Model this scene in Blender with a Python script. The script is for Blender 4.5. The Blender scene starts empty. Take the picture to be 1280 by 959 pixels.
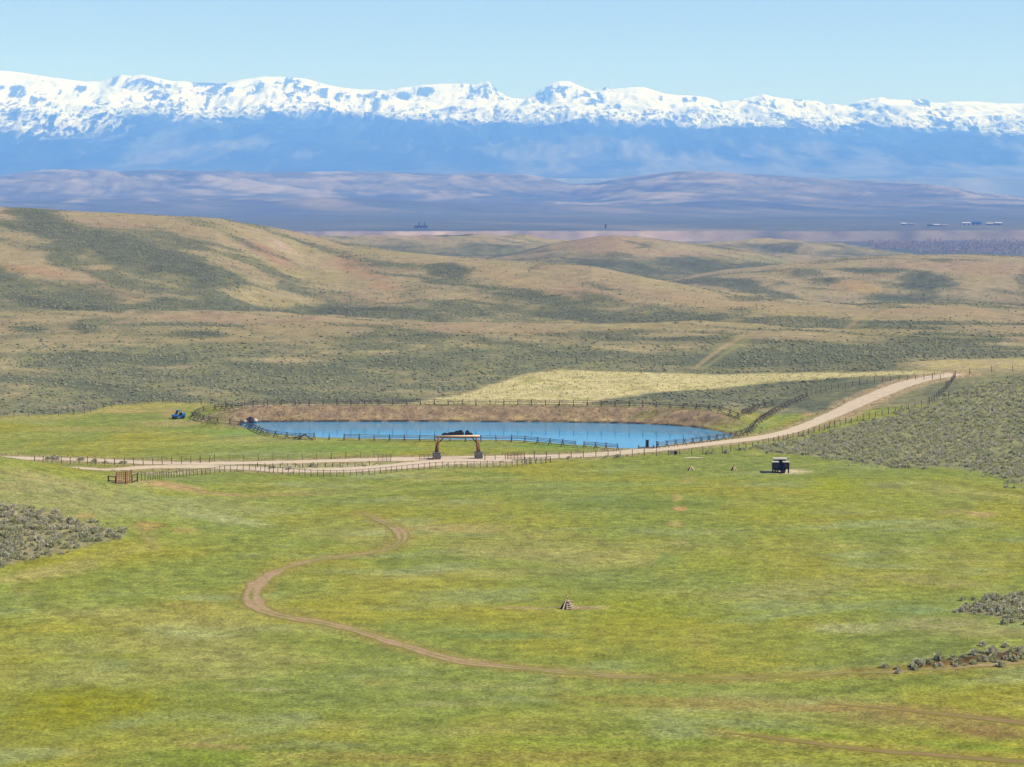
import bpy, bmesh, math, random
import numpy as np
from mathutils import Vector, Matrix, Euler

random.seed(7)
rng = np.random.default_rng(11)
sc = bpy.context.scene
col = sc.collection

# ------------------------------------------------------------------ camera, sky, sun, exposure
F = 2490.0          # focal length in photograph pixels (1280 wide)
HC = 55.0           # camera height above the pond, metres
RH = 230.0          # eye-level row
cam_d = bpy.data.cameras.new('camera')
cam = bpy.data.objects.new('camera', cam_d); col.objects.link(cam)
cam.location = (0, 0, HC); cam.rotation_euler = (math.radians(90), 0, 0)
cam_d.sensor_width = 36.0; cam_d.lens = 36.0 * F / 1280.0
cam_d.shift_y = -(479.5 - RH) / 1280.0
cam_d.clip_start = 1.0; cam_d.clip_end = 90000.0
sc.camera = cam

SUN_EL, SUN_AZ = 47.0, 104.0     # azimuth clockwise from the viewing direction (+Y)
world = bpy.data.worlds.new('World'); sc.world = world
world.use_nodes = True
wn = world.node_tree; wn.nodes.clear()
sky = wn.nodes.new('ShaderNodeTexSky'); sky.sky_type = 'NISHITA'; sky.sun_disc = False
sky.sun_elevation = math.radians(SUN_EL); sky.sun_rotation = math.radians(SUN_AZ)
sky.altitude = 2200; sky.air_density = 1.0; sky.dust_density = 1.2; sky.ozone_density = 2.6
bgn = wn.nodes.new('ShaderNodeBackground'); bgn.inputs['Strength'].default_value = 0.064
won = wn.nodes.new('ShaderNodeOutputWorld')
wn.links.new(sky.outputs[0], bgn.inputs[0]); wn.links.new(bgn.outputs[0], won.inputs[0])

sun_d = bpy.data.lights.new('sun', 'SUN'); sun_d.energy = 4.0; sun_d.angle = math.radians(0.53)
sun_d.color = (1.0, 0.955, 0.89)
sun = bpy.data.objects.new('sun', sun_d); col.objects.link(sun)
a, e = math.radians(SUN_AZ), math.radians(SUN_EL)
to_sun = Vector((math.sin(a) * math.cos(e), math.cos(a) * math.cos(e), math.sin(e)))
sun.rotation_euler = to_sun.to_track_quat('Z', 'Y').to_euler()
sun.location = (0, 0, 3000)

vs = sc.view_settings
vs.view_transform = 'Standard'; vs.look = 'None'; vs.gamma = 1.0; vs.use_curve_mapping = False
vs.exposure = 1.1
cy = sc.cycles
cy.use_denoising = True; cy.denoising_prefilter = 'ACCURATE'; cy.denoising_input_passes = 'RGB_ALBEDO_NORMAL'
cy.max_bounces = 5; cy.diffuse_bounces = 2; cy.glossy_bounces = 3; cy.volume_bounces = 1
cy.use_adaptive_sampling = False

HAZE_DENSITY, HAZE_COLOR, HAZE_ABSORB = 1.0e-4, (0.118, 0.295, 1.0), (0.8, 0.84, 1.0)
KREF = 2.45         # display-linear value of a white surface in full sun at this exposure


def lin(c):
    c = np.asarray(c, float) / 255.0
    return np.where(c <= 0.04045, c / 12.92, ((c + 0.055) / 1.055) ** 2.4)


def alb(r, g, b, k=1.0):
    """reflectance that shows as this sRGB colour in full sun"""
    return np.clip(lin((r, g, b)) / KREF * k, 0, 0.85)


# ------------------------------------------------------------------ noise
_perm = np.random.default_rng(3).permutation(4096).astype(np.int64)
_ang = np.random.default_rng(4).random(4096) * 2 * np.pi
_gx, _gy = np.cos(_ang), np.sin(_ang)


def perlin(x, y, seed=0):
    xi = np.floor(x).astype(np.int64); yi = np.floor(y).astype(np.int64)
    xf = x - xi; yf = y - yi
    u = xf * xf * xf * (xf * (xf * 6 - 15) + 10); v = yf * yf * yf * (yf * (yf * 6 - 15) + 10)

    def g(ix, iy, fx, fy):
        h = _perm[(_perm[(ix + seed * 131) & 4095] + iy + seed * 17) & 4095]
        return _gx[h] * fx + _gy[h] * fy
    n00 = g(xi, yi, xf, yf); n10 = g(xi + 1, yi, xf - 1, yf)
    n01 = g(xi, yi + 1, xf, yf - 1); n11 = g(xi + 1, yi + 1, xf - 1, yf - 1)
    a0 = n00 + u * (n10 - n00); a1 = n01 + u * (n11 - n01)
    return (a0 + v * (a1 - a0)) * 1.5


def fbm(x, y, lam, octs=4, seed=0, gain=0.5, ridged=False, lamy=None):
    lamy = lamy or lam
    s = 0.0; amp = 1.0; tot = 0.0
    fx, fy = np.asarray(x, float) / lam, np.asarray(y, float) / lamy
    for o in range(octs):
        n = perlin(fx + o * 17.3, fy - o * 9.1, seed + o)
        if ridged:
            n = 1 - 2 * np.abs(n)
        s = s + amp * n; tot += amp
        amp *= gain; fx = fx * 2.03; fy = fy * 2.03
    return s / tot


def ss(t, a, b):
    t = np.clip((t - a) / (b - a), 0, 1)
    return t * t * (3 - 2 * t)


# ------------------------------------------------------------------ terrain height
def flat(px, row, z=0.0):
    """point of the level z that the photograph shows at this pixel"""
    y = F * (HC - z) / (row - RH)
    return ((px - 640.0) / F * y, y)


ZW = -0.30
POND_PX = [(303, 528.6), (330, 527.6), (400, 527.2), (500, 527.2), (600, 527.4), (680, 527.8), (740, 528.6), (790, 529.6),
           (830, 531.4), (862, 533.6), (888, 537.2), (906, 541.0), (918, 544.2), (916, 546.5), (900, 549.5), (868, 553.0), (838, 556.8),
           (815, 559.8), (792, 562.2), (774, 562.0), (752, 559.6), (722, 557.4), (694, 555.2), (660, 552.4), (630, 551.2),
           (580, 550.6), (520, 550.0), (460, 549.2), (400, 548.0), (366, 546.0), (342, 542.6), (326, 538.6), (308, 536.2), (300, 532.0)]
POND = np.array([flat(p, r, ZW) for p, r in POND_PX])


CUT = np.array([flat(p, r) for p, r in [(1020, 845.5), (1060, 842.5), (1130, 840), (1200, 835.5), (1280, 829), (1400, 819), (1700, 800)]])


def sdf_poly(x, y, P):
    d2 = np.full(x.shape, 1e18); inside = np.zeros(x.shape, bool)
    n = len(P)
    for i in range(n):
        ax, ay = P[i]; bx, by = P[(i + 1) % n]
        ex, ey = bx - ax, by - ay
        t = np.clip(((x - ax) * ex + (y - ay) * ey) / (ex * ex + ey * ey), 0, 1)
        d2 = np.minimum(d2, (x - ax - t * ex) ** 2 + (y - ay - t * ey) ** 2)
        c = (ay > y) != (by > y)
        with np.errstate(divide='ignore', invalid='ignore'):
            inside ^= c & (x < (bx - ax) * (y - ay) / (by - ay + 1e-12) + ax)
    d = np.sqrt(d2)
    return np.where(inside, -d, d)


def pond_sdf(x, y):
    s = np.full(x.shape, 60.0)
    m = (x > -130) & (x < 110) & (y > 370) & (y < 530)
    if m.any():
        s[m] = np.minimum(60.0, sdf_poly(x[m], y[m], POND))
    return s


def curve(px, pts, k):
    a = np.array(pts, float)
    return np.interp(px, a[:, 0], a[:, k])


# crest lines: azimuth (as a picture column), picture row, distance
R1 = [(-700, 236, 1250), (-300, 246, 1200), (0, 257, 1160), (60, 260, 1160), (150, 265, 1170), (270, 271, 1190), (330, 281, 1220), (380, 291, 1240),
      (430, 302, 1220), (500, 313, 1170), (560, 320, 1130), (640, 325, 1090), (740, 331, 1040), (840, 351, 1000), (920, 365, 985),
      (1000, 375, 975), (1070, 382, 970), (1110, 378, 965), (1200, 377, 960), (1280, 384, 955), (1900, 380, 940)]
R0 = [(-700, 396, 760), (0, 404, 745), (200, 398, 750), (400, 402, 735), (600, 411, 725), (760, 416, 720), (900, 414, 722), (1000, 416, 720),
      (1150, 424, 715), (1280, 432, 705), (1900, 430, 700)]
R2 = [(-700, 320, 1900), (500, 330, 1900), (600, 323, 1900), (640, 317, 1900), (690, 304, 1900), (740, 296, 1900), (770, 293, 1900), (810, 297, 1900), (860, 304, 1890),
      (920, 314, 1880), (985, 326, 1850), (1060, 345, 1800), (1900, 360, 1800)]
R3 = [(-700, 420, 1500), (780, 372, 1480), (860, 350, 1490), (900, 342, 1500), (960, 334, 1510), (1010, 328, 1520), (1060, 321.5, 1530), (1130, 318, 1540), (1220, 318.5, 1540),
      (1280, 320, 1540), (1500, 316, 1540), (1900, 318, 1540)]
R4 = [(-700, 340, 2600), (800, 322, 2600), (860, 311, 2600), (930, 306, 2600), (1010, 305, 2600), (1060, 308, 2600), (1120, 317, 2600), (1170, 328, 2600), (1900, 335, 2600)]
R5 = [(-700, 300, 2300), (360, 297, 2300), (430, 295.5, 2300), (500, 294.5, 2300), (570, 296, 2300), (650, 299, 2300), (740, 306, 2300), (860, 322, 2300), (1900, 340, 2300)]
MID = [(-900, 222, 10800), (-100, 224, 11000), (0, 221, 11000), (30, 217, 11000), (60, 214.3, 11000), (200, 214, 11100), (400, 215.8, 11100), (560, 217, 11000), (650, 219, 10900), (690, 223.5, 10800),
       (715, 229.5, 10700), (745, 230.5, 10400), (790, 222.5, 10200), (830, 217.5, 10100), (850, 215.5, 10100), (950, 219.5, 10100), (1040, 226, 10100), (1100, 229, 10000),
       (1150, 231, 9900), (1190, 236, 9800), (1225, 244, 9600), (1280, 249, 9500), (1400, 240, 9700), (1900, 226, 10000)]
SKYL = [(-900, 110), (-500, 92), (-300, 98), (-120, 90), (0, 88), (25, 91), (50, 95), (75, 98), (105, 102), (125, 102), (140, 97), (152, 93.5), (165, 94.5), (180, 94), (195, 97),
        (215, 101), (240, 102.5), (262, 104), (282, 104), (300, 100), (330, 96), (350, 96), (365, 97), (380, 98), (395, 102), (412, 107),
        (430, 110), (450, 112.5), (465, 112), (480, 113.5), (490, 111), (505, 109), (520, 108), (530, 106), (545, 105), (583, 104.5), (592, 106),
        (600, 104), (608, 101.5), (615, 105), (622, 113), (632, 120), (640, 123), (655, 124), (665, 118), (680, 110), (690, 104), (700, 101.3),
        (712, 101.8), (725, 108), (738, 113), (745, 115), (753, 112), (758, 107), (763, 111.5), (775, 111), (785, 109), (805, 109), (815, 112),
        (830, 117), (850, 119), (870, 120), (885, 122), (900, 127), (925, 125), (940, 121), (955, 118), (965, 121), (985, 124), (1000, 125),
        (1020, 126), (1035, 132), (1048, 138), (1060, 132), (1075, 126), (1090, 123), (1105, 123), (1115, 125), (1140, 125), (1155, 124),
        (1165, 128), (1180, 129), (1190, 127), (1220, 127), (1250, 129.5), (1280, 129.5), (1350, 122), (1500, 130), (1900, 115)]
YM0, YMC = 16500.0, 28000.0


def undulation(X, Y):
    wx = X + 60 * fbm(X, Y, 240, 2, 41); wy = Y + 60 * fbm(X, Y, 240, 2, 45)
    return 4.2 * fbm(wx * 0.9 + wy * 0.35, wy, 170, 3, 51) + 2.2 * fbm(wx + 0.5 * wy, wy, 62, 3, 55, ridged=True)


def mid_gully(X, Y):
    return fbm(X + 0.35 * Y + 260 * fbm(X, Y, 1300, 2, 69), Y, 420, 4, 67, ridged=True, lamy=1700)


def crest(px, y, pts, Lf, Lb, base):
    row = curve(px, pts, 1); yc = curve(px, pts, 2)
    zc = HC - yc * (row - RH) / F
    t = y - yc
    L = np.where(t < 0, Lf, Lb)
    return base + (zc - base) * np.exp(-(t / L) ** 2)


def Z(x, y):
    x = np.asarray(x, float); y = np.asarray(y, float)
    shp = np.broadcast(x, y).shape
    x = np.broadcast_to(x, shp).ravel(); y = np.broadcast_to(y, shp).ravel()
    z = np.zeros(x.shape)
    px = 640 + F * x / np.maximum(y, 15.0)
    near = y < 900
    if near.any():
        X, Y, P = x[near], y[near], px[near]
        zz = 0.45 * fbm(X, Y, 70, 3, 21) + 0.10 * fbm(X, Y, 14, 3, 25)
        # knoll beside the red gate
        zz = zz + 8.6 * np.exp(-((X + 105) / 38.0) ** 2) * np.exp(-((Y - 345) / np.where(Y < 345, 56.0, 24.0)) ** 2)
        # sage slope right of the road
        rx = ss(X, 48, 120)
        zz = zz + 5.2 * rx * (ss(Y, 385, 535) - 0.75 * ss(Y, 552, 640))
        # rise towards the viewer at the right, with the cut bank
        zz = zz + 1.0 * ss(X, 30, 75) * ss(-Y, -262, -215)
        cl = Y - np.interp(X, CUT[:, 0], CUT[:, 1])
        zz = zz + .5 * ss(X, 36, 56) * ss(cl, .1, .55) * (1 - ss(cl, 4, 26))
        # shallow fall of the bottom of the meadow towards the viewer
        zz = zz + 1.0 * ss(-Y, -190, -60) * 6
        # field behind the pond
        zz = zz + 1.3 * ss(Y, 470, 560)
        s = pond_sdf(X, Y)
        calm = ss(s, 1.0, 25.0)
        zz = zz * np.where(s < 60, 0.25 + 0.75 * calm, 1.0)
        dam = 2.55 * ss(s, 0.2, 7.0) * (1 - 0.55 * ss(s, 10.5, 24.0)) * ss(Y, 446, 459) * ss(P, 225, 330) * (1 - ss(P, 905, 985)) * (s < 59.9)
        zz = np.maximum(zz, dam + 0.06 * fbm(X, Y, 3, 2, 31))
        zz = np.where(s > 0, np.minimum(zz, ZW + 0.06 + 0.5 * s), ZW - 0.05 - np.minimum(0.12 * -s, 1.3))
        z[near] = zz
    hill = (y > 520) & (y < 3600)
    if hill.any():
        X, Y, P = x[hill], y[hill], px[hill]
        base = 1.0 - 9 * ss(Y, 690, 830) - 20 * ss(Y, 940, 1130) - 5 * ss(Y, 1200, 1700) - 43 * ss(Y, 1900, 3300)
        lr = ss(P, 300, 900)
        rough = ss(Y, 540, 800)
        und = undulation(X, Y) * rough
        und = und * (1 + 1.3 * ss(Y, 1400, 2600))
        k = 2.2
        cs = [base, crest(P, Y, R0, 85, 62, base), crest(P, Y, R1, 300 - 185 * lr, 190 - 80 * lr, base), crest(P, Y, R2, 260, 240, base), crest(P, Y, R3, 190, 220, base),
              crest(P, Y, R4, 240, 200, base), crest(P, Y, R5, 220, 240, base)]
        m = np.maximum.reduce(cs)
        acc = sum(np.exp((c - m) / k) for c in cs)
        h = m + k * np.log(acc) - k * np.log(1.7)
        # small undulation along the crest lines themselves, so the drawn skylines stay put
        near_c = np.zeros(Y.shape)
        for R in (R1, R2, R3):
            near_c = np.maximum(near_c, np.exp(-((Y - curve(P, R, 2)) / 90.0) ** 2))
        h = h + und * (1 - 0.75 * near_c)
        w = ss(Y, 560, 690)
        z[hill] = np.where(Y < 900, z[hill] * (1 - w) + h * w, h)
    far = (y >= 3300) & (y < 19000)
    if far.any():
        X, Y, P = x[far], y[far], px[far]
        edge = 4480 + 120 * fbm(X, Y * 0, 700, 3, 61) + 25 * fbm(X, Y * 0, 110, 2, 65)
        base = -75 + 23.5 * ss(Y, edge, edge + 70) + 1.5 * fbm(X, Y, 400, 3, 63)
        gully = mid_gully(X, Y)
        zc = HC - curve(P, MID, 2) * (curve(P, MID, 1) - RH) / F
        yc = curve(P, MID, 2)
        t = Y - yc
        front = np.exp(-(t / np.where(t < 0, 1500.0, 1300.0)) ** 2)
        h = base + (zc - base) * front
        spur = 1700 * fbm(X, Y * 0 + 3, 1500, 3, 71)
        h2 = base + 62 * np.exp(-((Y - 8100 - spur * 0.35) / 650.0) ** 2) * (0.55 + 0.9 * np.clip(fbm(X, Y, 1300, 2, 73), -0.4, 1))
        h = np.maximum(h, h2)
        amp = (40 * front * (1 - 0.85 * np.exp(-(t / 500.0) ** 2)) + 8 * ss(Y, 6500, 8200))
        h = h + amp * (gully - 0.25) + 5 * ss(Y, 6800, 8500) * fbm(X, Y, 170, 3, 75)
        rise = 130 * ss(Y, 12500, 16500)
        h = np.where(t > 0, np.maximum(h, -60 + rise), h)
        w = ss(Y, 3300, 3600)
        z[far] = z[far] * (1 - w) + h * w
    mt = y > 14000
    if mt.any():
        z[mt] = np.where(y[mt] < 17000, np.maximum(z[mt], mount(x[mt], y[mt], px[mt])), mount(x[mt], y[mt], px[mt]))
    return z.reshape(shp)


def mount(X, Y, P):
    t0 = (Y - YM0) / (YMC - YM0)
    wide = sum(curve(P + d, SKYL, 1) for d in (-60, -40, -20, 0, 20, 40, 60)) / 7
    mid = sum(curve(P + d, SKYL, 1) for d in (-16, -8, 0, 8, 16)) / 5
    row = curve(P, SKYL, 1)
    k1, k2 = ss(t0, .62, .9), ss(t0, .90, .985)
    row = wide * (1 - k1) + (mid * (1 - k2) + row * k2) * k1
    yc = YMC + 900 * fbm(X, X * 0, 5200, 2, 83)
    zc = HC - yc * (row - RH) / F
    t = (Y - YM0) / (yc - YM0)
    prof = np.interp(t, [0, 0.12, 0.30, 0.50, 0.66, 0.80, 0.90, 0.955, 1.0, 1.06, 1.3], [0.0, 0.05, 0.21, 0.40, 0.535, 0.65, 0.76, 0.87, 1.0, 0.84, 0.3])
    z0 = 95.0
    zz = z0 + (zc - z0) * prof
    wx = X + 700 * fbm(X, Y, 3500, 2, 87); wy = Y + 700 * fbm(X, Y, 3500, 2, 89)
    rid = fbm(wx, wy, 2600, 5, 91, ridged=True, lamy=3600)
    fine = fbm(wx, wy, 520, 4, 97, ridged=True, lamy=1500)
    keep = np.exp(-((t - 1.0) / 0.035) ** 2)
    amp = ss(t, 0.02, 0.5)
    zz = zz + (1 - keep) * amp * (190 * (rid - 0.15) * ss(t, 0.05, 0.4) + 95 * (fine - 0.1)) + keep * 7 * fine
    # the lower forested shoulder
    zz = zz + 60 * ss(t, 0.15, 0.4) * (1 - ss(t, 0.55, 0.7)) * fbm(wx, wy, 4200, 2, 99)
    return zz


# lookup of the surface along one viewing ray
_ys = np.unique(np.concatenate([np.linspace(90, 700, 1500), np.geomspace(700, 4600, 1100), np.geomspace(4600, 31000, 500)]))


def at_many(pts):
    out = []
    for px, row, *lvl in pts:
        if lvl:
            out.append(flat(px, row, lvl[0])); continue
        u = (px - 640.0) / F
        zt = Z(u * _ys, _ys)
        line = HC - _ys * (row - RH) / F
        d = zt - line
        k = np.argmax(d > 0)
        if not (d > 0).any():
            k = len(_ys) - 1
        if k > 0:
            y0, y1, d0, d1 = _ys[k - 1], _ys[k], d[k - 1], d[k]
            y = y0 + (y1 - y0) * (-d0) / (d1 - d0 + 1e-12)
        else:
            y = _ys[0]
        out.append((u * y, y))
    return out


def at(px, row):
    return at_many([(px, row)])[0]


def zt(x, y):
    return float(Z(np.array([x]), np.array([y]))[0])


def P3(px, row):
    x, y = at(px, row)
    return Vector((x, y, zt(x, y)))


# ------------------------------------------------------------------ authored patches, held as world ellipses
class Patch:
    def __init__(s, px, row, rx, ry, c=None, w=1.0, tilt=0.0, soft=0.5):
        """centre and half axes read off the photograph, turned into an ellipse on the ground"""
        c0 = np.array(at(px, row))
        ct, st = math.cos(math.radians(tilt)), math.sin(math.radians(tilt))

        def axis(dx, dy, n):
            e1 = (np.array(at(px + dx, row + dy)) - c0) * n; e0 = (c0 - np.array(at(px - dx, row - dy))) * n
            g1, g0 = abs(e1[1]) / n < .06 * c0[1], abs(e0[1]) / n < .06 * c0[1]
            if g1 and g0:
                return (e1 + e0) / 2
            return e1 if (g1 and not g0) or np.linalg.norm(e1) < np.linalg.norm(e0) else e0
        hu = min(rx, 10.0); hv = min(ry, 3.0)
        U = axis(hu * ct, hu * st, rx / hu); V = axis(0.0, hv, ry / hv)
        s.c = c0
        M = np.array([U, V]).T
        if abs(np.linalg.det(M)) < 1e-3:
            M = M + np.eye(2)
        s.inv = np.linalg.inv(M); s.R = np.linalg.norm(U) + np.linalg.norm(V)
        s.col = c; s.w = w; s.soft = soft

    def weight(s, x, y, wob=0.0):
        d = np.zeros(x.shape)
        R = s.R * 1.7
        m = (np.abs(x - s.c[0]) < R) & (np.abs(y - s.c[1]) < R)
        if m.any():
            q = s.inv @ np.stack([x[m] - s.c[0], y[m] - s.c[1]])
            r = np.sqrt(q[0] ** 2 + q[1] ** 2)
            if not np.isscalar(wob):
                r = r + wob[m]
            d[m] = s.w * (1 - ss(r, 1 - s.soft, 1 + s.soft * 0.6))
        return d


def poly_world(pts):
    return np.array(at_many(pts))


def dist_line(x, y, L, R=40.0):
    d = np.full(x.shape, R)
    lo = L.min(0) - R; hi = L.max(0) + R
    m = (x > lo[0]) & (x < hi[0]) & (y > lo[1]) & (y < hi[1])
    if not m.any():
        return d
    X, Y = x[m], y[m]; dd = np.full(X.shape, R * R)
    for i in range(len(L) - 1):
        ax, ay = L[i]; ex, ey = L[i + 1] - L[i]
        t = np.clip(((X - ax) * ex + (Y - ay) * ey) / (ex * ex + ey * ey + 1e-9), 0, 1)
        dd = np.minimum(dd, (X - ax - t * ex) ** 2 + (Y - ay - t * ey) ** 2)
    d[m] = np.sqrt(dd)
    return d


# polygons that bound the sagebrush and the pale field (photograph columns / rows on the ground)
KNOLL_SAGE = poly_world([(-60, 612), (0, 626), (28, 633), (62, 640), (100, 651), (140, 659), (162, 667), (140, 675), (100, 685), (62, 694), (30, 702), (0, 708), (-60, 722)])
SLOPE_SAGE = poly_world([(948, 561), (985, 551), (1030, 540), (1090, 525), (1150, 509), (1180, 497), (1200, 487), (1290, 470), (1420, 465), (1660, 462), (1660, 660), (1420, 640),
                         (1300, 622), (1262, 600), (1230, 590), (1180, 585), (1100, 584), (1060, 576), (1010, 571), (960, 567)])
RIGHT_SAGE = poly_world([(1192, 766), (1210, 756), (1245, 748), (1300, 738), (1400, 730), (1400, 790), (1300, 783), (1270, 776), (1230, 770)])
BANK_SAGE = poly_world([(1130, 833), (1180, 825), (1230, 816), (1300, 806), (1400, 795), (1400, 824), (1300, 829), (1230, 831), (1180, 834)])
FIELD_PALE = poly_world([(455, 507), (520, 501), (570, 493), (620, 477), (662, 466), (700, 461.5), (760, 464), (850, 466.5), (960, 466), (1080, 464.5), (1190, 464), (1190, 469),
                         (1080, 471), (960, 479), (860, 488), (760, 500), (700, 508), (560, 509)])
MEADOW_EDGE = [(-700, 540), (-100, 524), (0, 521), (60, 519), (100, 517), (125, 511), (150, 506), (200, 503), (260, 505), (330, 507), (420, 509), (470, 509)]
MEADOW_EDGE_W = poly_world(MEADOW_EDGE)


def meadow_limit(x, y):
    """distance beyond which the mown grass ends (left of the dam)"""
    E = MEADOW_EDGE_W
    u = x / y; ue = E[:, 0] / E[:, 1]
    return np.interp(u, ue, E[:, 1])


# ------------------------------------------------------------------ roads and tracks
def smooth_line(L, step):
    """Catmull-Rom through the points, resampled every `step` metres"""
    L = np.asarray(L, float); P = np.vstack([2 * L[0] - L[1], L, 2 * L[-1] - L[-2]])
    out = []
    for i in range(1, len(P) - 2):
        for t in np.linspace(0, 1, 12, endpoint=False):
            p0, p1, p2, p3 = P[i - 1], P[i], P[i + 1], P[i + 2]
            out.append(0.5 * ((2 * p1) + (-p0 + p2) * t + (2 * p0 - 5 * p1 + 4 * p2 - p3) * t * t + (-p0 + 3 * p1 - 3 * p2 + p3) * t ** 3))
    out.append(P[-2]); out = np.array(out)
    s = np.concatenate([[0], np.cumsum(np.linalg.norm(np.diff(out, axis=0), axis=1))])
    n = max(2, int(round(s[-1] / step)) + 1)
    q = np.linspace(0, s[-1], n)
    return np.stack([np.interp(q, s, out[:, 0]), np.interp(q, s, out[:, 1])], 1)


ROAD_A = poly_world([(-60, 571.5, 0), (20, 573, 0), (70, 574.6, 0), (110, 576, 0), (220, 579.2), (330, 578.3), (420, 576), (480, 574.6), (560, 573), (640, 571.8), (700, 570.2), (760, 567.2),
                     (830, 561.0), (900, 553.4), (960, 545.6), (1000, 535), (1035, 521), (1070, 505), (1105, 490), (1135, 479), (1160, 473), (1195, 467.5)])
ROAD_B = poly_world([(-40, 587, 0), (20, 588.5, 0), (90, 588.6, 0), (130, 587.4), (180, 584.6), (240, 583.4), (300, 585), (350, 587.6), (400, 588.4), (450, 586.6), (500, 582.8), (545, 578.6), (590, 576.4), (640, 574.6)])
TRACK_A = poly_world([(452, 641), (478, 652), (497, 662), (503, 673), (490, 685), (460, 691.5), (420, 696.5), (380, 703), (345, 715), (321, 731), (314, 746), (324, 760),
                      (352, 770), (400, 778.5), (440, 787), (490, 803), (540, 818), (580, 828), (650, 835), (720, 842), (800, 847), (900, 848.5), (1000, 845.5),
                      (1060, 841.5), (1130, 839), (1200, 834.5), (1280, 828), (1400, 818)])
TRACK_B = poly_world([(905, 916), (960, 922), (1030, 931), (1100, 939), (1180, 945), (1280, 953), (1400, 962)])
TRACK_C = poly_world([(1040, 880), (1110, 886), (1180, 893), (1280, 904), (1400, 918)])
HILL_TRACKS = [poly_world(p) for p in ([(868, 461), (884, 448), (906, 433), (934, 419)], [(878, 461), (900, 447), (926, 430), (946, 418)],
                                       [(1056, 413), (1072, 400), (1096, 386)], [(1066, 413), (1086, 397), (1104, 383)])]


# ------------------------------------------------------------------ sagebrush density (0..1) over the hills
HP = lambda *a, **k: Patch(*a, **k)
SAGE_HEAVY = [HP(60, 285, 60, 22, w=.95, tilt=25), HP(120, 305, 75, 20, w=.95, tilt=22), HP(200, 318, 90, 17, w=.95, tilt=16), HP(260, 335, 70, 13, w=.9, tilt=15), HP(330, 335, 50, 9, w=.6, tilt=18), HP(150, 350, 70, 8, w=.6, tilt=10),
              HP(90, 380, 130, 10, w=.85, tilt=6), HP(250, 385, 110, 8, w=.75, tilt=4), HP(560, 340, 28, 14, w=.9, tilt=10), HP(690, 372, 80, 12, w=.85, tilt=6),
              HP(470, 390, 120, 8, w=.75, tilt=6), HP(40, 410, 30, 4, w=.9), HP(105, 411, 20, 5, w=.95), HP(245, 417, 40, 6, w=.9), HP(430, 420, 45, 9, w=.95, tilt=6), HP(470, 433, 50, 6, w=.8),
              HP(590, 440, 40, 4, w=.9), HP(80, 455, 60, 8, w=.85), HP(200, 452, 40, 6, w=.8), HP(330, 470, 170, 10, w=.7), HP(760, 395, 90, 8, w=.8, tilt=5), HP(870, 420, 60, 9, w=.6), HP(1010, 445, 120, 12, w=.85), HP(1180, 440, 120, 12, w=.85),
              HP(760, 420, 90, 6, w=.7), HP(720, 445, 90, 10, w=.75), HP(1150, 405, 120, 7, w=.8, tilt=4), HP(900, 400, 60, 6, w=.75), HP(960, 372, 60, 4, w=.5),
              HP(1160, 352, 32, 14, w=.95), HP(1130, 375, 60, 5, w=.8), HP(960, 365, 70, 5, w=.75, tilt=8), HP(890, 352, 60, 5, w=.75), HP(870, 330, 35, 6, w=.8), HP(930, 332, 60, 4, w=.8), HP(1000, 340, 40, 5, w=.6),
              HP(1090, 338, 35, 4, w=.8), HP(610, 308, 50, 4, w=.9), HP(1000, 310, 90, 5, w=.8), HP(1280, 350, 12, 14, w=.5), HP(300, 440, 200, 12, w=.35)]
SAGE_LIGHT = [HP(150, 273, 80, 8, w=.9, tilt=4), HP(250, 290, 60, 9, w=.8, tilt=12), HP(350, 305, 60, 14, w=.9, tilt=20), HP(430, 345, 70, 16, w=.9, tilt=20), HP(340, 370, 70, 10, w=.85, tilt=8), HP(60, 340, 70, 9, w=.8, tilt=8),
              HP(30, 325, 40, 10, w=.7, tilt=18), HP(660, 345, 70, 12, w=.9, tilt=10), HP(760, 340, 60, 8, w=.85, tilt=12), HP(560, 370, 60, 8, w=.7), HP(860, 372, 90, 8, w=.9, tilt=10), HP(1000, 388, 80, 5, w=.9), HP(1180, 390, 120, 5, w=.9),
              HP(760, 308, 60, 9, w=.9), HP(840, 310, 50, 7, w=.8), HP(1220, 335, 60, 12, w=.85), HP(1070, 358, 38, 8, w=.95), HP(1080, 328, 60, 5, w=.7), HP(350, 405, 120, 6, w=.7), HP(640, 410, 120, 5, w=.75), HP(180, 400, 60, 4, w=.6),
              HP(840, 418, 60, 4, w=.7), HP(1000, 418, 70, 4, w=.75), HP(500, 296, 90, 3, w=.8), HP(660, 425, 90, 5, w=.5), HP(1020, 308, 30, 3, w=.7), HP(350, 450, 80, 4, w=.4)]


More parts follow.
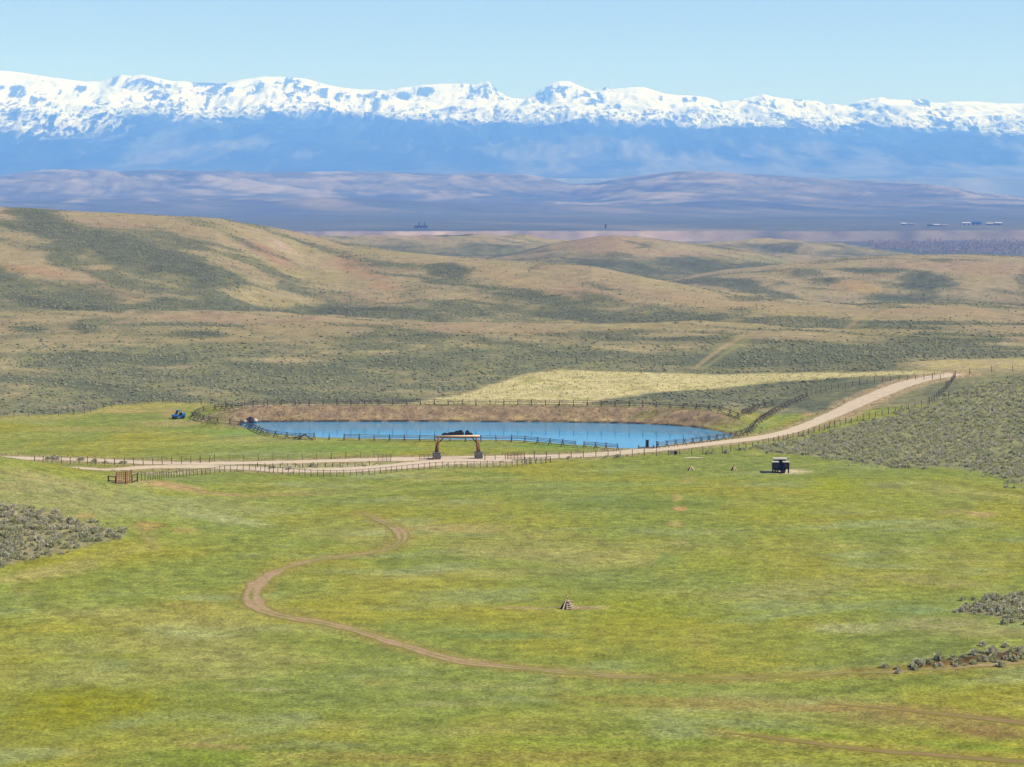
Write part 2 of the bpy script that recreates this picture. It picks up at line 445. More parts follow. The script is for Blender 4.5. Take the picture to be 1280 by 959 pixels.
def hill_fields(x, y):
    wob = 0.55 * fbm(x, y, 60, 4, 101) + 0.35 * fbm(x, y, 14, 2, 105)
    px = 640 + F * x / np.maximum(y, 15)
    u = undulation(x, y)
    s = 0.52 - 0.11 * (u - 0.3) + 0.45 * fbm(x + 0.4 * y, y, 130, 4, 107, lamy=90) + 0.22 * fbm(x, y, 22, 3, 109)
    rid = fbm(x + .9 * y + 40 * fbm(x, y, 160, 2, 121), y, 85, 3, 123, ridged=True, lamy=150)
    s = s + .45 * ss(rid, .45, .85) - .06
    # grass on the windy crests, brush in the draws behind them
    for R, L in ((R0, 30.0), (R1, 60.0), (R2, 120.0), (R3, 110.0), (R4, 120.0), (R5, 120.0)):
        t = y - curve(px, R, 2)
        s = s - 0.38 * np.exp(-((t + .3 * L) / L) ** 2) + 0.30 * np.exp(-((t - 1.8 * L) / L) ** 2)
    s = np.clip(s + .22 * ss(-y, -740, -540) + .1 * ss(y, 1300, 1500), 0, 1)
    for p in SAGE_HEAVY:
        w = p.weight(x, y, wob); s = s * (1 - w) + (0.97) * w
    for p in SAGE_LIGHT:
        w = p.weight(x, y, wob); s = s * (1 - w) + (0.05) * w
    s = np.clip(s + 0.18 * fbm(x, y, 9, 2, 113), 0, 1)
    return s


# ------------------------------------------------------------------ materials
def new_mat(name):
    m = bpy.data.materials.new(name); m.use_nodes = True
    nt = m.node_tree; b = nt.nodes['Principled BSDF']
    return m, nt, b


def nd(nt, typ, **kw):
    n = nt.nodes.new(typ)
    for k, v in kw.items():
        setattr(n, k, v)
    return n


def simple(name, c, rough=0.8, var=0.25, scale=3.0, metal=0.0, spec=0.3, bump=0.0):
    """base colour broken up by procedural grain"""
    m, nt, b = new_mat(name)
    tc = nd(nt, 'ShaderNodeTexCoord'); n = nd(nt, 'ShaderNodeTexNoise'); n.inputs['Scale'].default_value = scale; n.inputs['Detail'].default_value = 5
    nt.links.new(tc.outputs['Object'], n.inputs['Vector'])
    r = nd(nt, 'ShaderNodeMapRange'); r.inputs[1].default_value = 0.25; r.inputs[2].default_value = 0.75
    r.inputs[3].default_value = 1 - var; r.inputs[4].default_value = 1 + var
    nt.links.new(n.outputs['Fac'], r.inputs[0])
    mx = nd(nt, 'ShaderNodeVectorMath', operation='SCALE'); mx.inputs[0].default_value = c[:3]
    nt.links.new(r.outputs[0], mx.inputs['Scale'])
    nt.links.new(mx.outputs[0], b.inputs['Base Color'])
    b.inputs['Roughness'].default_value = rough; b.inputs['Metallic'].default_value = metal
    b.inputs['Specular IOR Level'].default_value = spec
    if bump:
        bp = nd(nt, 'ShaderNodeBump'); bp.inputs['Strength'].default_value = bump; bp.inputs['Distance'].default_value = 0.05
        nt.links.new(n.outputs['Fac'], bp.inputs['Height']); nt.links.new(bp.outputs[0], b.inputs['Normal'])
    return m


def ground_mat(name, s1, s2, amp1, amp2, bump=0.5, bdist=0.15, tint=(1.06, 1.02, 0.9), s3=None):
    """vertex reflectance with two scales of procedural grain and fine relief"""
    m, nt, b = new_mat(name)
    at_ = nd(nt, 'ShaderNodeAttribute'); at_.attribute_name = 'albedo'
    geo = nd(nt, 'ShaderNodeTexCoord')
    n1 = nd(nt, 'ShaderNodeTexNoise'); n1.inputs['Scale'].default_value = s1; n1.inputs['Detail'].default_value = 3; n1.inputs['Roughness'].default_value = 0.65
    n2 = nd(nt, 'ShaderNodeTexNoise'); n2.inputs['Scale'].default_value = s2; n2.inputs['Detail'].default_value = 4; n2.inputs['Roughness'].default_value = 0.6
    for n in (n1, n2):
        nt.links.new(geo.outputs['Object'], n.inputs['Vector'])

    def rng_(src, lo, hi):
        r = nd(nt, 'ShaderNodeMapRange'); r.inputs[1].default_value = 0.28; r.inputs[2].default_value = 0.72
        r.inputs[3].default_value = lo; r.inputs[4].default_value = hi
        nt.links.new(src, r.inputs[0]); return r.outputs[0]
    f1 = rng_(n1.outputs['Fac'], 1 - amp1, 1 + amp1); f2 = rng_(n2.outputs['Fac'], 1 - amp2, 1 + amp2)
    mu = nd(nt, 'ShaderNodeMath', operation='MULTIPLY'); nt.links.new(f1, mu.inputs[0]); nt.links.new(f2, mu.inputs[1])
    v = nd(nt, 'ShaderNodeVectorMath', operation='SCALE'); nt.links.new(at_.outputs['Color'], v.inputs[0]); nt.links.new(mu.outputs[0], v.inputs['Scale'])
    tn = nd(nt, 'ShaderNodeMix', data_type='RGBA', blend_type='MULTIPLY'); tn.inputs[7].default_value = (*tint, 1)
    f3 = rng_(n2.outputs['Color'], 0, 1)
    nt.links.new(f3, tn.inputs[0]); nt.links.new(v.outputs[0], tn.inputs[6])
    nt.links.new(tn.outputs[2], b.inputs['Base Color'])
    b.inputs['Roughness'].default_value = 1.0; b.inputs['Specular IOR Level'].default_value = 0.05
    if bump:
        bp = nd(nt, 'ShaderNodeBump'); bp.inputs['Strength'].default_value = bump; bp.inputs['Distance'].default_value = bdist
        nt.links.new(n1.outputs['Fac'], bp.inputs['Height']); nt.links.new(bp.outputs[0], b.inputs['Normal'])
    return m


# ------------------------------------------------------------------ grid sheets
def cols(step, lo=-30, hi=1310, ext=700, estep=24):
    return np.concatenate([np.arange(lo - ext, lo, estep), np.arange(lo, hi, step), np.arange(hi, hi + ext + 1, estep)])


def sheet(name, pxs, ys, mat, colour, kind='structure'):
    PX, Y = np.meshgrid(pxs, ys)
    X = (PX - 640.0) / F * Y
    zz = Z(X, Y)
    n, m = Y.shape
    co = np.stack([X, Y, zz], -1).reshape(-1, 3).astype(np.float32)
    i = np.arange(n * m).reshape(n, m)
    q = np.stack([i[:-1, :-1], i[:-1, 1:], i[1:, 1:], i[1:, :-1]], -1).reshape(-1, 4)
    me = bpy.data.meshes.new(name)
    me.vertices.add(len(co)); me.vertices.foreach_set('co', co.ravel())
    me.loops.add(q.size); me.loops.foreach_set('vertex_index', q.ravel().astype(np.int32))
    me.polygons.add(len(q)); me.polygons.foreach_set('loop_start', np.arange(0, q.size, 4, dtype=np.int32))
    me.polygons.foreach_set('use_smooth', np.ones(len(q), bool))
    me.update(calc_edges=True)
    c = colour(X.ravel(), Y.ravel(), zz.ravel(), (n, m))
    rgba = np.ones((len(co), 4), np.float32); rgba[:, :3] = c
    at_ = me.attributes.new('albedo', 'FLOAT_COLOR', 'POINT'); at_.data.foreach_set('color', rgba.ravel())
    me.materials.append(mat)
    o = bpy.data.objects.new(name, me); col.objects.link(o); o['kind'] = kind
    return o


def mix(a, b, t):
    t = np.asarray(t)[..., None] if np.ndim(t) else t
    return a * (1 - t) + b * t


# --- valley floor -------------------------------------------------
GP = Patch
C_TAN = alb(186, 171, 134); C_PINK = alb(187, 162, 134); C_SAGEG = alb(128, 131, 104); C_SAGED = alb(112, 118, 98); C_YG = alb(156, 152, 104)
C_BROWN = alb(150, 132, 108)
C_PALE = alb(214, 202, 152)
C_SOIL = alb(196, 168, 138)
MEADOW_PATCHES = [
    GP(120, 880, 90, 22, alb(150, 150, 30), .75), GP(60, 900, 60, 14, alb(152, 150, 34), .6), GP(820, 760, 110, 26, alb(152, 160, 48), .5), GP(1080, 625, 100, 16, alb(158, 163, 60), .5),
    GP(1040, 607, 40, 10, alb(155, 165, 40), .7), GP(960, 640, 70, 8, alb(152, 162, 50), .5), GP(880, 700, 60, 12, alb(150, 160, 50), .5),
    GP(120, 650, 50, 10, alb(150, 156, 88), .5), GP(200, 625, 70, 10, alb(150, 165, 105), .6, tilt=10), GP(280, 648, 60, 6, alb(176, 180, 128), .6, tilt=8), GP(330, 640, 60, 7, alb(165, 172, 110), .5),
    GP(185, 670, 20, 14, alb(172, 162, 100), .7, tilt=40), GP(150, 690, 70, 9, alb(170, 165, 88), .6, tilt=-12), GP(60, 715, 80, 9, alb(176, 168, 105), .7, tilt=-10),
    GP(108, 645, 12, 4, alb(190, 155, 95), .8), GP(185, 657, 22, 5, alb(172, 142, 88), .6), GP(230, 663, 18, 4, alb(178, 155, 95), .6),
    GP(215, 607, 45, 5, alb(188, 160, 115), .8, tilt=8), GP(270, 617, 60, 3, alb(180, 155, 112), .6, tilt=5), GP(60, 600, 70, 9, alb(176, 166, 110), .6, tilt=12), GP(20, 608, 30, 6, alb(186, 160, 112), .6), GP(60, 612, 60, 8, alb(130, 145, 92), .5, tilt=8),
    GP(160, 600, 30, 5, alb(178, 172, 122), .6, tilt=10),
    GP(350, 618, 50, 3, alb(170, 150, 100), .5), GP(570, 660, 70, 7, alb(184, 168, 108), .65), GP(560, 632, 60, 5, alb(160, 158, 92), .4), GP(660, 680, 120, 10, alb(168, 162, 92), .4), GP(670, 668, 60, 6, alb(168, 160, 90), .45),
    GP(790, 630, 100, 6, alb(120, 138, 60), .6), GP(780, 606, 120, 5, alb(140, 160, 82), .4), GP(640, 795, 70, 5, alb(128, 148, 82), .6), GP(560, 745, 100, 10, alb(150, 160, 88), .4),
    GP(720, 760, 34, 2.6, alb(180, 152, 122), .85), GP(650, 760, 40, 2.2, alb(184, 160, 118), .8), GP(745, 759, 20, 2, alb(176, 166, 122), .7),
    GP(846, 622, 7, 5, alb(196, 172, 110), .6), GP(70, 625, 140, 26, alb(160, 158, 106), .6), GP(230, 632, 110, 14, alb(160, 162, 104), .5), GP(850, 636, 9, 3, alb(200, 158, 105), .9), GP(845, 655, 12, 4, alb(184, 165, 105), .6), GP(860, 600, 9, 6, alb(178, 165, 105), .5), GP(848, 678, 10, 3, alb(186, 172, 112), .5),
    GP(835, 700, 16, 8, alb(140, 165, 88), .5), GP(1225, 643, 24, 5, alb(192, 170, 118), .75), GP(1190, 640, 26, 4, alb(172, 158, 105), .5), GP(1180, 655, 80, 6, alb(165, 168, 105), .5), GP(1110, 608, 20, 3, alb(140, 138, 92), .7),
    GP(1080, 655, 110, 5, alb(158, 172, 120), .5, tilt=-4), GP(1000, 735, 110, 14, alb(160, 162, 105), .5, tilt=-6), GP(1160, 725, 90, 8, alb(168, 160, 105), .5, tilt=5), GP(1060, 785, 60, 8, alb(170, 172, 122), .6), GP(1180, 780, 70, 8, alb(164, 160, 112), .6),
    GP(1240, 790, 60, 6, alb(165, 160, 105), .6), GP(1000, 765, 120, 6, alb(150, 165, 112), .5, tilt=-6), GP(1150, 762, 40, 5, alb(140, 162, 108), .6),
    GP(900, 880, 200, 7, alb(172, 150, 85), .45, tilt=2), GP(1160, 895, 120, 16, alb(160, 140, 88), .6, tilt=3), GP(1240, 915, 70, 10, alb(150, 125, 80), .7, tilt=4), GP(1050, 885, 60, 6, alb(165, 142, 88), .5), GP(560, 880, 70, 4, alb(168, 165, 112), .4),
    GP(260, 945, 70, 14, alb(125, 145, 45), .5), GP(250, 932, 30, 4, alb(172, 150, 100), .6), GP(290, 934, 22, 4, alb(176, 155, 105), .6), GP(430, 945, 120, 6, alb(168, 155, 88), .5), GP(600, 950, 200, 8, alb(165, 155, 75), .4),
    GP(620, 858, 140, 6, alb(166, 165, 105), .35), GP(320, 862, 40, 2.5, alb(182, 180, 128), .6), GP(150, 775, 90, 8, alb(158, 160, 70), .4), GP(240, 757, 40, 6, alb(165, 150, 85), .5), GP(60, 800, 80, 14, alb(150, 165, 92), .4),
    GP(700, 925, 240, 7, alb(140, 158, 56), .4, tilt=2), GP(1000, 918, 120, 5, alb(140, 159, 56), .6, tilt=3), GP(1200, 932, 100, 6, alb(140, 158, 58), .6, tilt=4), GP(700, 945, 300, 7, alb(152, 142, 72), .4),
    GP(220, 880, 120, 40, alb(146, 152, 52), .3), GP(575, 826, 36, 4.5, C_SOIL, .8, tilt=6),
    GP(110, 537, 90, 3.5, alb(174, 168, 100), .6), GP(170, 512, 70, 4, alb(176, 162, 100), .55), GP(150, 514, 35, 2.6, alb(192, 168, 112), .6), GP(215, 529, 50, 4, alb(178, 164, 110), .7), GP(40, 545, 60, 4, alb(170, 172, 92), .5),
    GP(300, 540, 60, 4, alb(140, 168, 80), .5), GP(250, 555, 120, 3, alb(168, 176, 92), .5), GP(110, 560, 110, 2.5, alb(162, 168, 88), .5), GP(80, 524, 60, 3, alb(150, 158, 72), .5), GP(450, 560, 120, 5, alb(136, 165, 72), .5), GP(690, 558, 50, 3.4, alb(130, 160, 65), .6),
    GP(215, 517, 16, 5, alb(186, 160, 112), .5),
    GP(1050, 545, 60, 4, C_TAN, .0), GP(985, 590, 26, 3.0, alb(214, 200, 165), .9), GP(866, 572.3, 9, .8, alb(235, 228, 190), 1.0),
    GP(985, 520, 40, 5, alb(142, 158, 84), .7, tilt=-18), GP(1020, 512, 22, 6, alb(198, 170, 125), .8, tilt=-25), GP(950, 532, 24, 6, alb(144, 158, 88), .7, tilt=-18),
    GP(765, 560, 30, 2, alb(196, 180, 140), .6)]


def valley_colour(x, y, z, shp):
    n1 = fbm(x, y, 34, 5, 201); n2 = fbm(x + 0.3 * y, y, 60, 4, 207, lamy=26); n3 = fbm(x, y, 9, 4, 211); n4 = fbm(x, y, 3.2, 3, 217); n5 = fbm(x - 0.6 * y, y, 22, 3, 223, lamy=10)
    g = alb(146, 156, 72) + 0 * x[:, None]
    g = mix(g, alb(162, 160, 62), ss(n1, -.1, .45)); g = mix(g, alb(138, 152, 82), ss(-n1, .0, .5) * .8)
    g = mix(g, alb(176, 170, 108), ss(n2, .05, .55) * .65); g = mix(g, alb(152, 140, 76), ss(n3, .1, .6) * .4)
    g = mix(g, alb(158, 168, 116), ss(n5, .12, .5) * .6)
    g = mix(g, alb(126, 134, 62), ss(n4, .15, .6) * .35)
    # irrigation arcs and mowing marks
    r1 = np.hypot(x - 8, (y - 300) * 1.0) + 3.5 * n1
    g = g * (1 + 0.10 * np.sin(r1 * 0.62) * ss(n2, -.5, .3))[:, None]
    g = g * (1 + 0.22 * n3 + 0.26 * n4)[:, None]
    wob = 0.45 * n3 + 0.5 * n4 + 0.3 * n1
    for p in MEADOW_PATCHES:
        w = p.weight(x, y, wob)
        if w.any():
            g = mix(g, p.col + 0 * g, np.clip(w * (1.1 + 1.0 * n4 + .5 * n3), 0, 1))
    # meadow ends: hills, bank, pale field
    s = pond_sdf(x, y)
    px = 640 + F * x / np.maximum(y, 15)
    hf = hill_fields(x, y)
    hillc = hill_colour_from(x, y, hf)
    lim = meadow_limit(x, y) + 5 * n3
    w_h = ss(y - lim, -2.0, 4.0) * (px < 500)
    right_h = ss(y, 470, 476) * (px >= 500)
    g = mix(g, hillc, np.clip(w_h + right_h, 0, 1))
    # strip of drier yellow grass at the end of the mown part
    g = mix(g, alb(184, 172, 108), np.exp(-((y - lim + 4) / 5.0) ** 2) * (px < 480) * .6)
    # pale field
    inside = ss(-sdf_poly(x, y, FIELD_PALE) + 2.5 * n3 + 2 * n4, -1, 3) * (y > 440)
    pf = mix(C_PALE + 0 * g, alb(176, 172, 112) + 0 * g, ss(n3 + n1 * .6, -.05, .6) * .8)
    pf = mix(pf, alb(160, 152, 112) + 0 * g, ss(n4, .2, .6) * .4)
    g = mix(g, pf, inside)
    for P_, c1 in ((KNOLL_SAGE, alb(158, 150, 118)), (RIGHT_SAGE, alb(150, 144, 112)), (BANK_SAGE, alb(140, 136, 96)), (SLOPE_SAGE, alb(152, 152, 112))):
        lo, hi = P_.min(0) - 6, P_.max(0) + 6
        m = (x > lo[0]) & (x < hi[0]) & (y > lo[1]) & (y < hi[1])
        w = np.zeros(x.shape); w[m] = ss(-sdf_poly(x[m], y[m], P_) + 1.8 * n3[m] + 1.2 * n4[m], -.8, 1.2)
        cc = mix(c1 + 0 * g, alb(136, 142, 92) + 0 * g, ss(n3, -.2, .5) * .7)
        g = mix(g, cc, w)
    # bare top of the right slope
    w = ss(x, 100, 116) * np.exp(-((y - 538) / 17.0) ** 2)
    g = mix(g, mix(C_TAN + 0 * g, alb(190, 178, 120) + 0 * g, ss(n3, -.3, .5)), np.clip(w * 1.3 + .5 * n3 * w, 0, 1))
    # pond bank
    far_bank = ss(y, 446, 456) * (1 - ss(s, 7.5 + 1.5 * n3, 10.5 + 1.5 * n3)) * ss(px, 255, 300) * (1 - ss(px, 930, 965))
    bank = mix(alb(152, 132, 110) + 0 * g, alb(172, 150, 118) + 0 * g, ss(n4, -.2, .5)); bank = mix(bank, alb(196, 176, 130) + 0 * g, ss(n3, .15, .5) * (1 - ss(s, 1.0, 4.0))); bank = mix(bank, alb(142, 140, 82) + 0 * g, ss(n5, .1, .5) * .7)
    g = mix(g, bank, far_bank)
    behind = ss(y, 452, 458) * ss(s, 7.5, 10) * (1 - ss(s, 17, 24)) * ss(px, 250, 300) * (1 - ss(px, 930, 985)) * (s < 59)
    g = mix(g, mix(alb(178, 168, 120) + 0 * g, alb(150, 148, 92) + 0 * g, ss(n3, -.2, .4)), behind * .85)
    g = mix(g, alb(206, 178, 158) + 0 * g, np.exp(-((s - 9.3) / 1.2) ** 2) * far_ok(px, y) * ss(px, 240, 262) * (1 - ss(px, 380, 440)) * .8)
    shore = np.exp(-((s - 0.3) / 0.8) ** 2) * (s > -1.5)
    g = mix(g, alb(148, 128, 98) + 0 * g, np.clip(shore, 0, 1) * .75)
    g = mix(g, alb(70, 78, 70) + 0 * g, (s < -0.4) * 1.0)
    wet = (1 - ss(s, .25, .9)) * (s > -.6) * ss(y, 446, 452) * ss(n4 + .35, -.1, .4)
    g = mix(g, alb(66, 56, 46) + 0 * g, wet)
    # road verges
    for L, wd in ((ROAD_A, 5.0), (ROAD_B, 4.6)):
        d = dist_line(x, y, L) + 1.0 * n3 + .8 * n4
        c = mix(alb(178, 160, 122) + 0 * g, alb(150, 150, 98) + 0 * g, ss(n4, -.1, .5))
        g = mix(g, c, (1 - ss(d, wd - 1.4, wd + 1.6)) * .85)
    strip = dist_line(x, y, STRIP)
    g = mix(g, mix(alb(190, 182, 138) + 0 * g, alb(158, 156, 108) + 0 * g, ss(n4 + .5 * n3, -.2, .5)), 1 - ss(strip + 1.3 * n3, 2.2, 4.4))
    d = dist_line(x, y, ROAD_A) * 1.0
    w = (1 - ss(d + 1.6 * n3 + n4, 5.0, 8.0)) * ss(px, 1025, 1060)
    g = mix(g, alb(190, 168, 136) + 0 * g, w * .75)
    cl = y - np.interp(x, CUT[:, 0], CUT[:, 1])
    g = mix(g, alb(78, 54, 42) + 0 * g, ss(x, 34, 50) * ss(cl, -.35, .05) * (1 - ss(cl, .8, 1.3)) * np.clip(1.0 + .5 * n4, 0, 1))  # brown bank face, with shade under the brushy lip painted into its colour
    # soil around the tracks
    for L, wd, k in ((TRACK_A, 1.5, .55), (TRACK_B, 1.0, .5), (TRACK_C, 1.2, .5)):
        d = dist_line(x, y, L) + .8 * n3 + .7 * n4
        g = mix(g, alb(168, 148, 82) + 0 * g, (1 - ss(d, wd - .4, wd + 1.8)) * k)
    for i, L in enumerate(HILL_TRACKS[:2]):
        d = dist_line(x, y, L)
        g = mix(g, (alb(200, 176, 132) if i % 2 == 0 else alb(158, 160, 106)) + 0 * g, (1 - ss(d, .5, 1.3)) * .5 * (y > 560))
    return np.clip(g * 1.17, 0.004, .8)


def far_ok(px, y):
    return ss(y, 452, 460)


STRIP = poly_world([(180, 592), (240, 590), (300, 584), (350, 583.5), (420, 583), (470, 581), (520, 582), (600, 580), (660, 576)])


def hill_colour_from(x, y, s):
    n1 = fbm(x, y, 75, 4, 301); n2 = fbm(x, y, 16, 3, 305); n3 = fbm(x, y, 5, 2, 309)
    tan = mix(C_TAN + 0 * x[:, None], C_PINK + 0 * x[:, None], ss(n1, -.05, .5) * .8)
    tan = mix(tan, alb(178, 166, 118) + 0 * tan, ss(-n1, 0, .5) * .8)
    tan = mix(tan, alb(206, 184, 146) + 0 * tan, ss(n2, .25, .6) * .5)
    sg = mix(C_SAGEG + 0 * tan, C_YG + 0 * tan, ss(n2, -.2, .5) * .55)
    sg = mix(sg, C_SAGED + 0 * tan, ss(s, .72, 1.0))
    c = mix(tan, sg, ss(s + .16 * n3 + .12 * n2, .18, .74))
    return c * (1 + .16 * n3 + .10 * n2)[:, None]


HILL_PATCHES = [Patch(352, 308, 22, 6, alb(205, 178, 160), .8, tilt=28), Patch(335, 318, 40, 9, alb(178, 138, 122), .6, tilt=25), Patch(450, 340, 50, 12, alb(188, 152, 122), .6, tilt=25), Patch(40, 338, 50, 8, alb(194, 158, 122), .6, tilt=10),
                Patch(1070, 358, 36, 8, alb(192, 162, 112), .7), Patch(1000, 330, 50, 4, alb(196, 178, 128), .7, tilt=-14), Patch(630, 348, 50, 9, alb(196, 170, 130), .6, tilt=12), Patch(750, 300, 60, 9, alb(184, 158, 128), .7),
                Patch(1150, 390, 120, 6, alb(192, 168, 128), .6), Patch(950, 384, 90, 5, alb(194, 170, 126), .6), Patch(960, 325, 40, 4, alb(166, 164, 118), .8, tilt=8), Patch(560, 300, 70, 4, alb(168, 158, 118), .6),
                Patch(1240, 340, 40, 12, alb(182, 158, 120), .6), Patch(640, 415, 150, 5, alb(186, 162, 128), .5), Patch(330, 408, 120, 6, alb(182, 164, 122), .5), Patch(230, 280, 90, 9, alb(180, 166, 122), .6, tilt=6)]


def hill_colour(x, y, z, shp):
    s = hill_fields(x, y)
    g = hill_colour_from(x, y, s)
    wob = .6 * fbm(x, y, 30, 3, 321)
    for p in HILL_PATCHES:
        g = mix(g, p.col + 0 * g, p.weight(x, y, wob) * (1 - .8 * ss(s, .4, .9)))
    for i, L in enumerate(HILL_TRACKS):
        d = dist_line(x, y, L)
        g = mix(g, (alb(200, 176, 132) if i % 2 == 0 else alb(158, 160, 106)) + 0 * g, (1 - ss(d, .6, 1.7)) * .5)
    return np.clip(g, .004, .8)


def plain_colour(x, y, z, shp):
    n1 = fbm(x, y, 900, 4, 401); n2 = fbm(x, y, 260, 4, 405); n3 = fbm(x + .5 * y, y, 420, 3, 409, lamy=1600)
    g = mix(alb(120, 122, 108) + 0 * x[:, None], alb(96, 106, 96) + 0 * x[:, None], ss(n1, -.3, .4))
    g = mix(g, alb(172, 160, 128) + 0 * g, ss(n3, .05, .5) * .55)
    # slope-driven bare faces on the low hills and on the terrace scarp
    zz = z.reshape(shp); gy = np.gradient(zz, axis=0) / np.maximum(np.gradient(y.reshape(shp), axis=0), 1e-3)
    sl = gy.ravel()
    bare = ss(sl + .05 * n2, .075, .15) * (y > 6000) * (y < 11500)
    g = mix(g, alb(196, 182, 158) + 0 * g, bare * .4)
    gl = mid_gully(x, y)
    px = 640 + F * x / y
    yc = curve(px, MID, 2)
    on = ss(y, 7400, 8200) * (1 - ss(y, yc + 200, yc + 900))
    g = mix(g, alb(206, 190, 164) + 0 * g, ss(gl + .45 * n2 + .6 * n1, .50, .95) * on * .62)
    g = mix(g, alb(104, 112, 98) + 0 * g, ss(-gl, -.1, .35) * on * .6)
    g = mix(g, mix(alb(128, 136, 116) + 0 * g, alb(160, 158, 136) + 0 * g, ss(n3 + n1, -.1, .5)), ss(y, yc + 300, yc + 1500))
    scarp = ss(sl, .08, .22) * (y < 5200)
    g = mix(g, mix(alb(214, 188, 170), alb(160, 148, 134), ss(px, 820, 960)) + 0 * g, np.clip(scarp * (.62 + .9 * fbm(x, y * 0, 90, 3, 417) + .5 * n2), 0, 1))
    flat_ = (y > 4700) & (y < 7200)
    g = mix(g, alb(116, 122, 106) + 0 * g, flat_ * .5)
    g = mix(g, alb(108, 118, 92) + 0 * g, (y < 4300) * ss(y, 3300, 3600) * .7)
    return np.clip(g * (1 + .16 * n2)[:, None], .004, .8)


ROCKS = [(178, 104, 40, 13), (205, 126, 14, 10), (263, 106, 24, 8), (308, 114, 34, 15), (372, 108, 24, 9), (396, 117, 30, 7), (430, 123, 26, 7), (465, 121, 26, 8),
         (505, 121, 16, 9), (530, 114, 24, 8), (598, 114, 32, 10), (20, 114, 16, 10), (4, 112, 8, 8), (45, 125, 16, 6), (100, 111, 8, 4), (688, 113, 26, 11), (745, 126, 18, 9), (730, 118, 10, 5), (757, 111, 5, 4),
         (862, 124, 18, 4), (895, 134, 10, 4), (952, 126, 22, 7), (1000, 126, 14, 4), (1075, 132, 22, 10), (1103, 133, 14, 6), (1155, 130, 22, 7), (1182, 138, 16, 7), (560, 138, 16, 4), (985, 150, 30, 5), (15, 138, 14, 6)]
ROCKP = [Patch(*r, None, 1.0, soft=.8) for r in ROCKS]


def mount_colour(x, y, z, shp):
    px = 640 + F * x / y
    n1 = fbm(x, y, 1300, 4, 501, lamy=3600); n2 = fbm(x, y, 380, 4, 505, lamy=1500); n3 = fbm(x, y, 120, 3, 509, lamy=500); nb = fbm(x, y, 2600, 3, 513, lamy=5200)
    zz = z.reshape(shp)
    dx = np.gradient(zz, axis=1) / np.maximum(np.gradient(x.reshape(shp), axis=1), 1e-3)
    west = -dx.ravel()
    line = np.interp(px, [-300, 0, 120, 200, 400, 600, 800, 1000, 1280, 1600], [930, 940, 960, 1000, 1000, 950, 930, 900, 860, 860])
    f = (z - line) / 160 + .55 * n2 + .5 * n3 + .5 * n1
    f = np.maximum(f, -.35 + ss(z - line + 200 * n1, -330, 0) * .55 + .55 * n3 * 1.2 + .25 * n2)
    left = 1 - ss(px, 130, 270)
    f = np.maximum(f, left * (ss(z - 380 + 150 * n1, -60, 330) * .62 + .8 * n3 + .3 * n2 - .58) - 2 * (1 - left))
    right = ss(px, 1080, 1230)
    f = np.maximum(f, right * (ss(z - 480 + 150 * n1, -60, 200) * .62 + .8 * n3 + .3 * n2 - .55) - 2 * (1 - right))
    rock = np.zeros(x.shape)
    wob = .9 * n2 + .9 * n3
    for p in ROCKP:
        rock = np.maximum(rock, p.weight(x, y, wob))
    streak = fbm(x, y, 110, 3, 521, lamy=800)
    rf = rock * .72 - .52 + 1.6 * streak * (.3 + .7 * rock) + .5 * n3 + .25 * n2
    low = 1 - ss(z, line + 30, line + 300)
    rf = np.maximum(rf, low * .42 - .66 + .8 * n3 + .6 * n2)
    rf = np.maximum(rf, west * .9 - .65 + .6 * n3 + .4 * streak)
    forest = mix(alb(38, 56, 48) + 0 * x[:, None], alb(66, 80, 64) + 0 * x[:, None], ss(n2, -.3, .5))
    openw = ss(nb + .6 * n1 + .5 * n2, .1, .5) * (1 - ss(z, 430, 700)) * .75
    openw = np.maximum(openw, (1 - ss(z, 130, 290)) * ss(n1 + .5 * nb, -.3, .4) * .6)
    forest = mix(forest, alb(158, 156, 124) + 0 * forest, openw * (.6 + .4 * ss(n3, -.3, .3)))
    EXTRA['snow'], EXTRA['rock'] = f, rf
    return np.clip(forest, .004, .85)


EXTRA = {}
ys_near = np.unique(np.round(np.concatenate([np.linspace(12, 185, 30), F * HC / (np.arange(960, 572, -1.0) - RH), np.arange(401, 505, .62), np.arange(505, 641, 1.1)]), 3))
ys_near = ys_near[np.concatenate([[True], np.diff(ys_near) > .12])]; ys_near[-1] = 640.0
m_valley = ground_mat('meadow_grass', 2.4, 0.55, .50, .36, bump=.7, bdist=.12)
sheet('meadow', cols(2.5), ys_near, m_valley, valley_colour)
m_hill = ground_mat('hill_ground', 0.9, 0.16, .28, .20, bump=.6, bdist=.5, tint=(1.02, 1.0, .94))
sheet('hills', cols(3.0), np.geomspace(640.0, 3420.0, 420), m_hill, hill_colour)
m_plain = ground_mat('plain_ground', 0.02, 0.006, .20, .16, bump=.3, bdist=6, tint=(1.04, 1.0, .92))
ys_plain = np.unique(np.concatenate([np.geomspace(3420.0, 4350, 24), np.linspace(4350, 4760, 42), np.geomspace(4760, 16500, 190)]))
sheet('plain', cols(3.2), ys_plain, m_plain, plain_colour)
m_mount = ground_mat('mountain_ground', 0.012, 0.004, .14, .10, bump=.25, bdist=20, tint=(1, 1, 1))
nt = m_mount.node_tree; pb = nt.nodes['Principled BSDF']
old = pb.inputs['Base Color'].links[0].from_socket
tcn = nd(nt, 'ShaderNodeTexCoord'); mpn = nd(nt, 'ShaderNodeMapping'); mpn.inputs['Scale'].default_value = (1, .22, .5); nt.links.new(tcn.outputs['Object'], mpn.inputs['Vector'])
nz = nd(nt, 'ShaderNodeTexNoise'); nz.inputs['Scale'].default_value = .026; nz.inputs['Detail'].default_value = 8; nz.inputs['Roughness'].default_value = .72; nt.links.new(mpn.outputs[0], nz.inputs['Vector'])


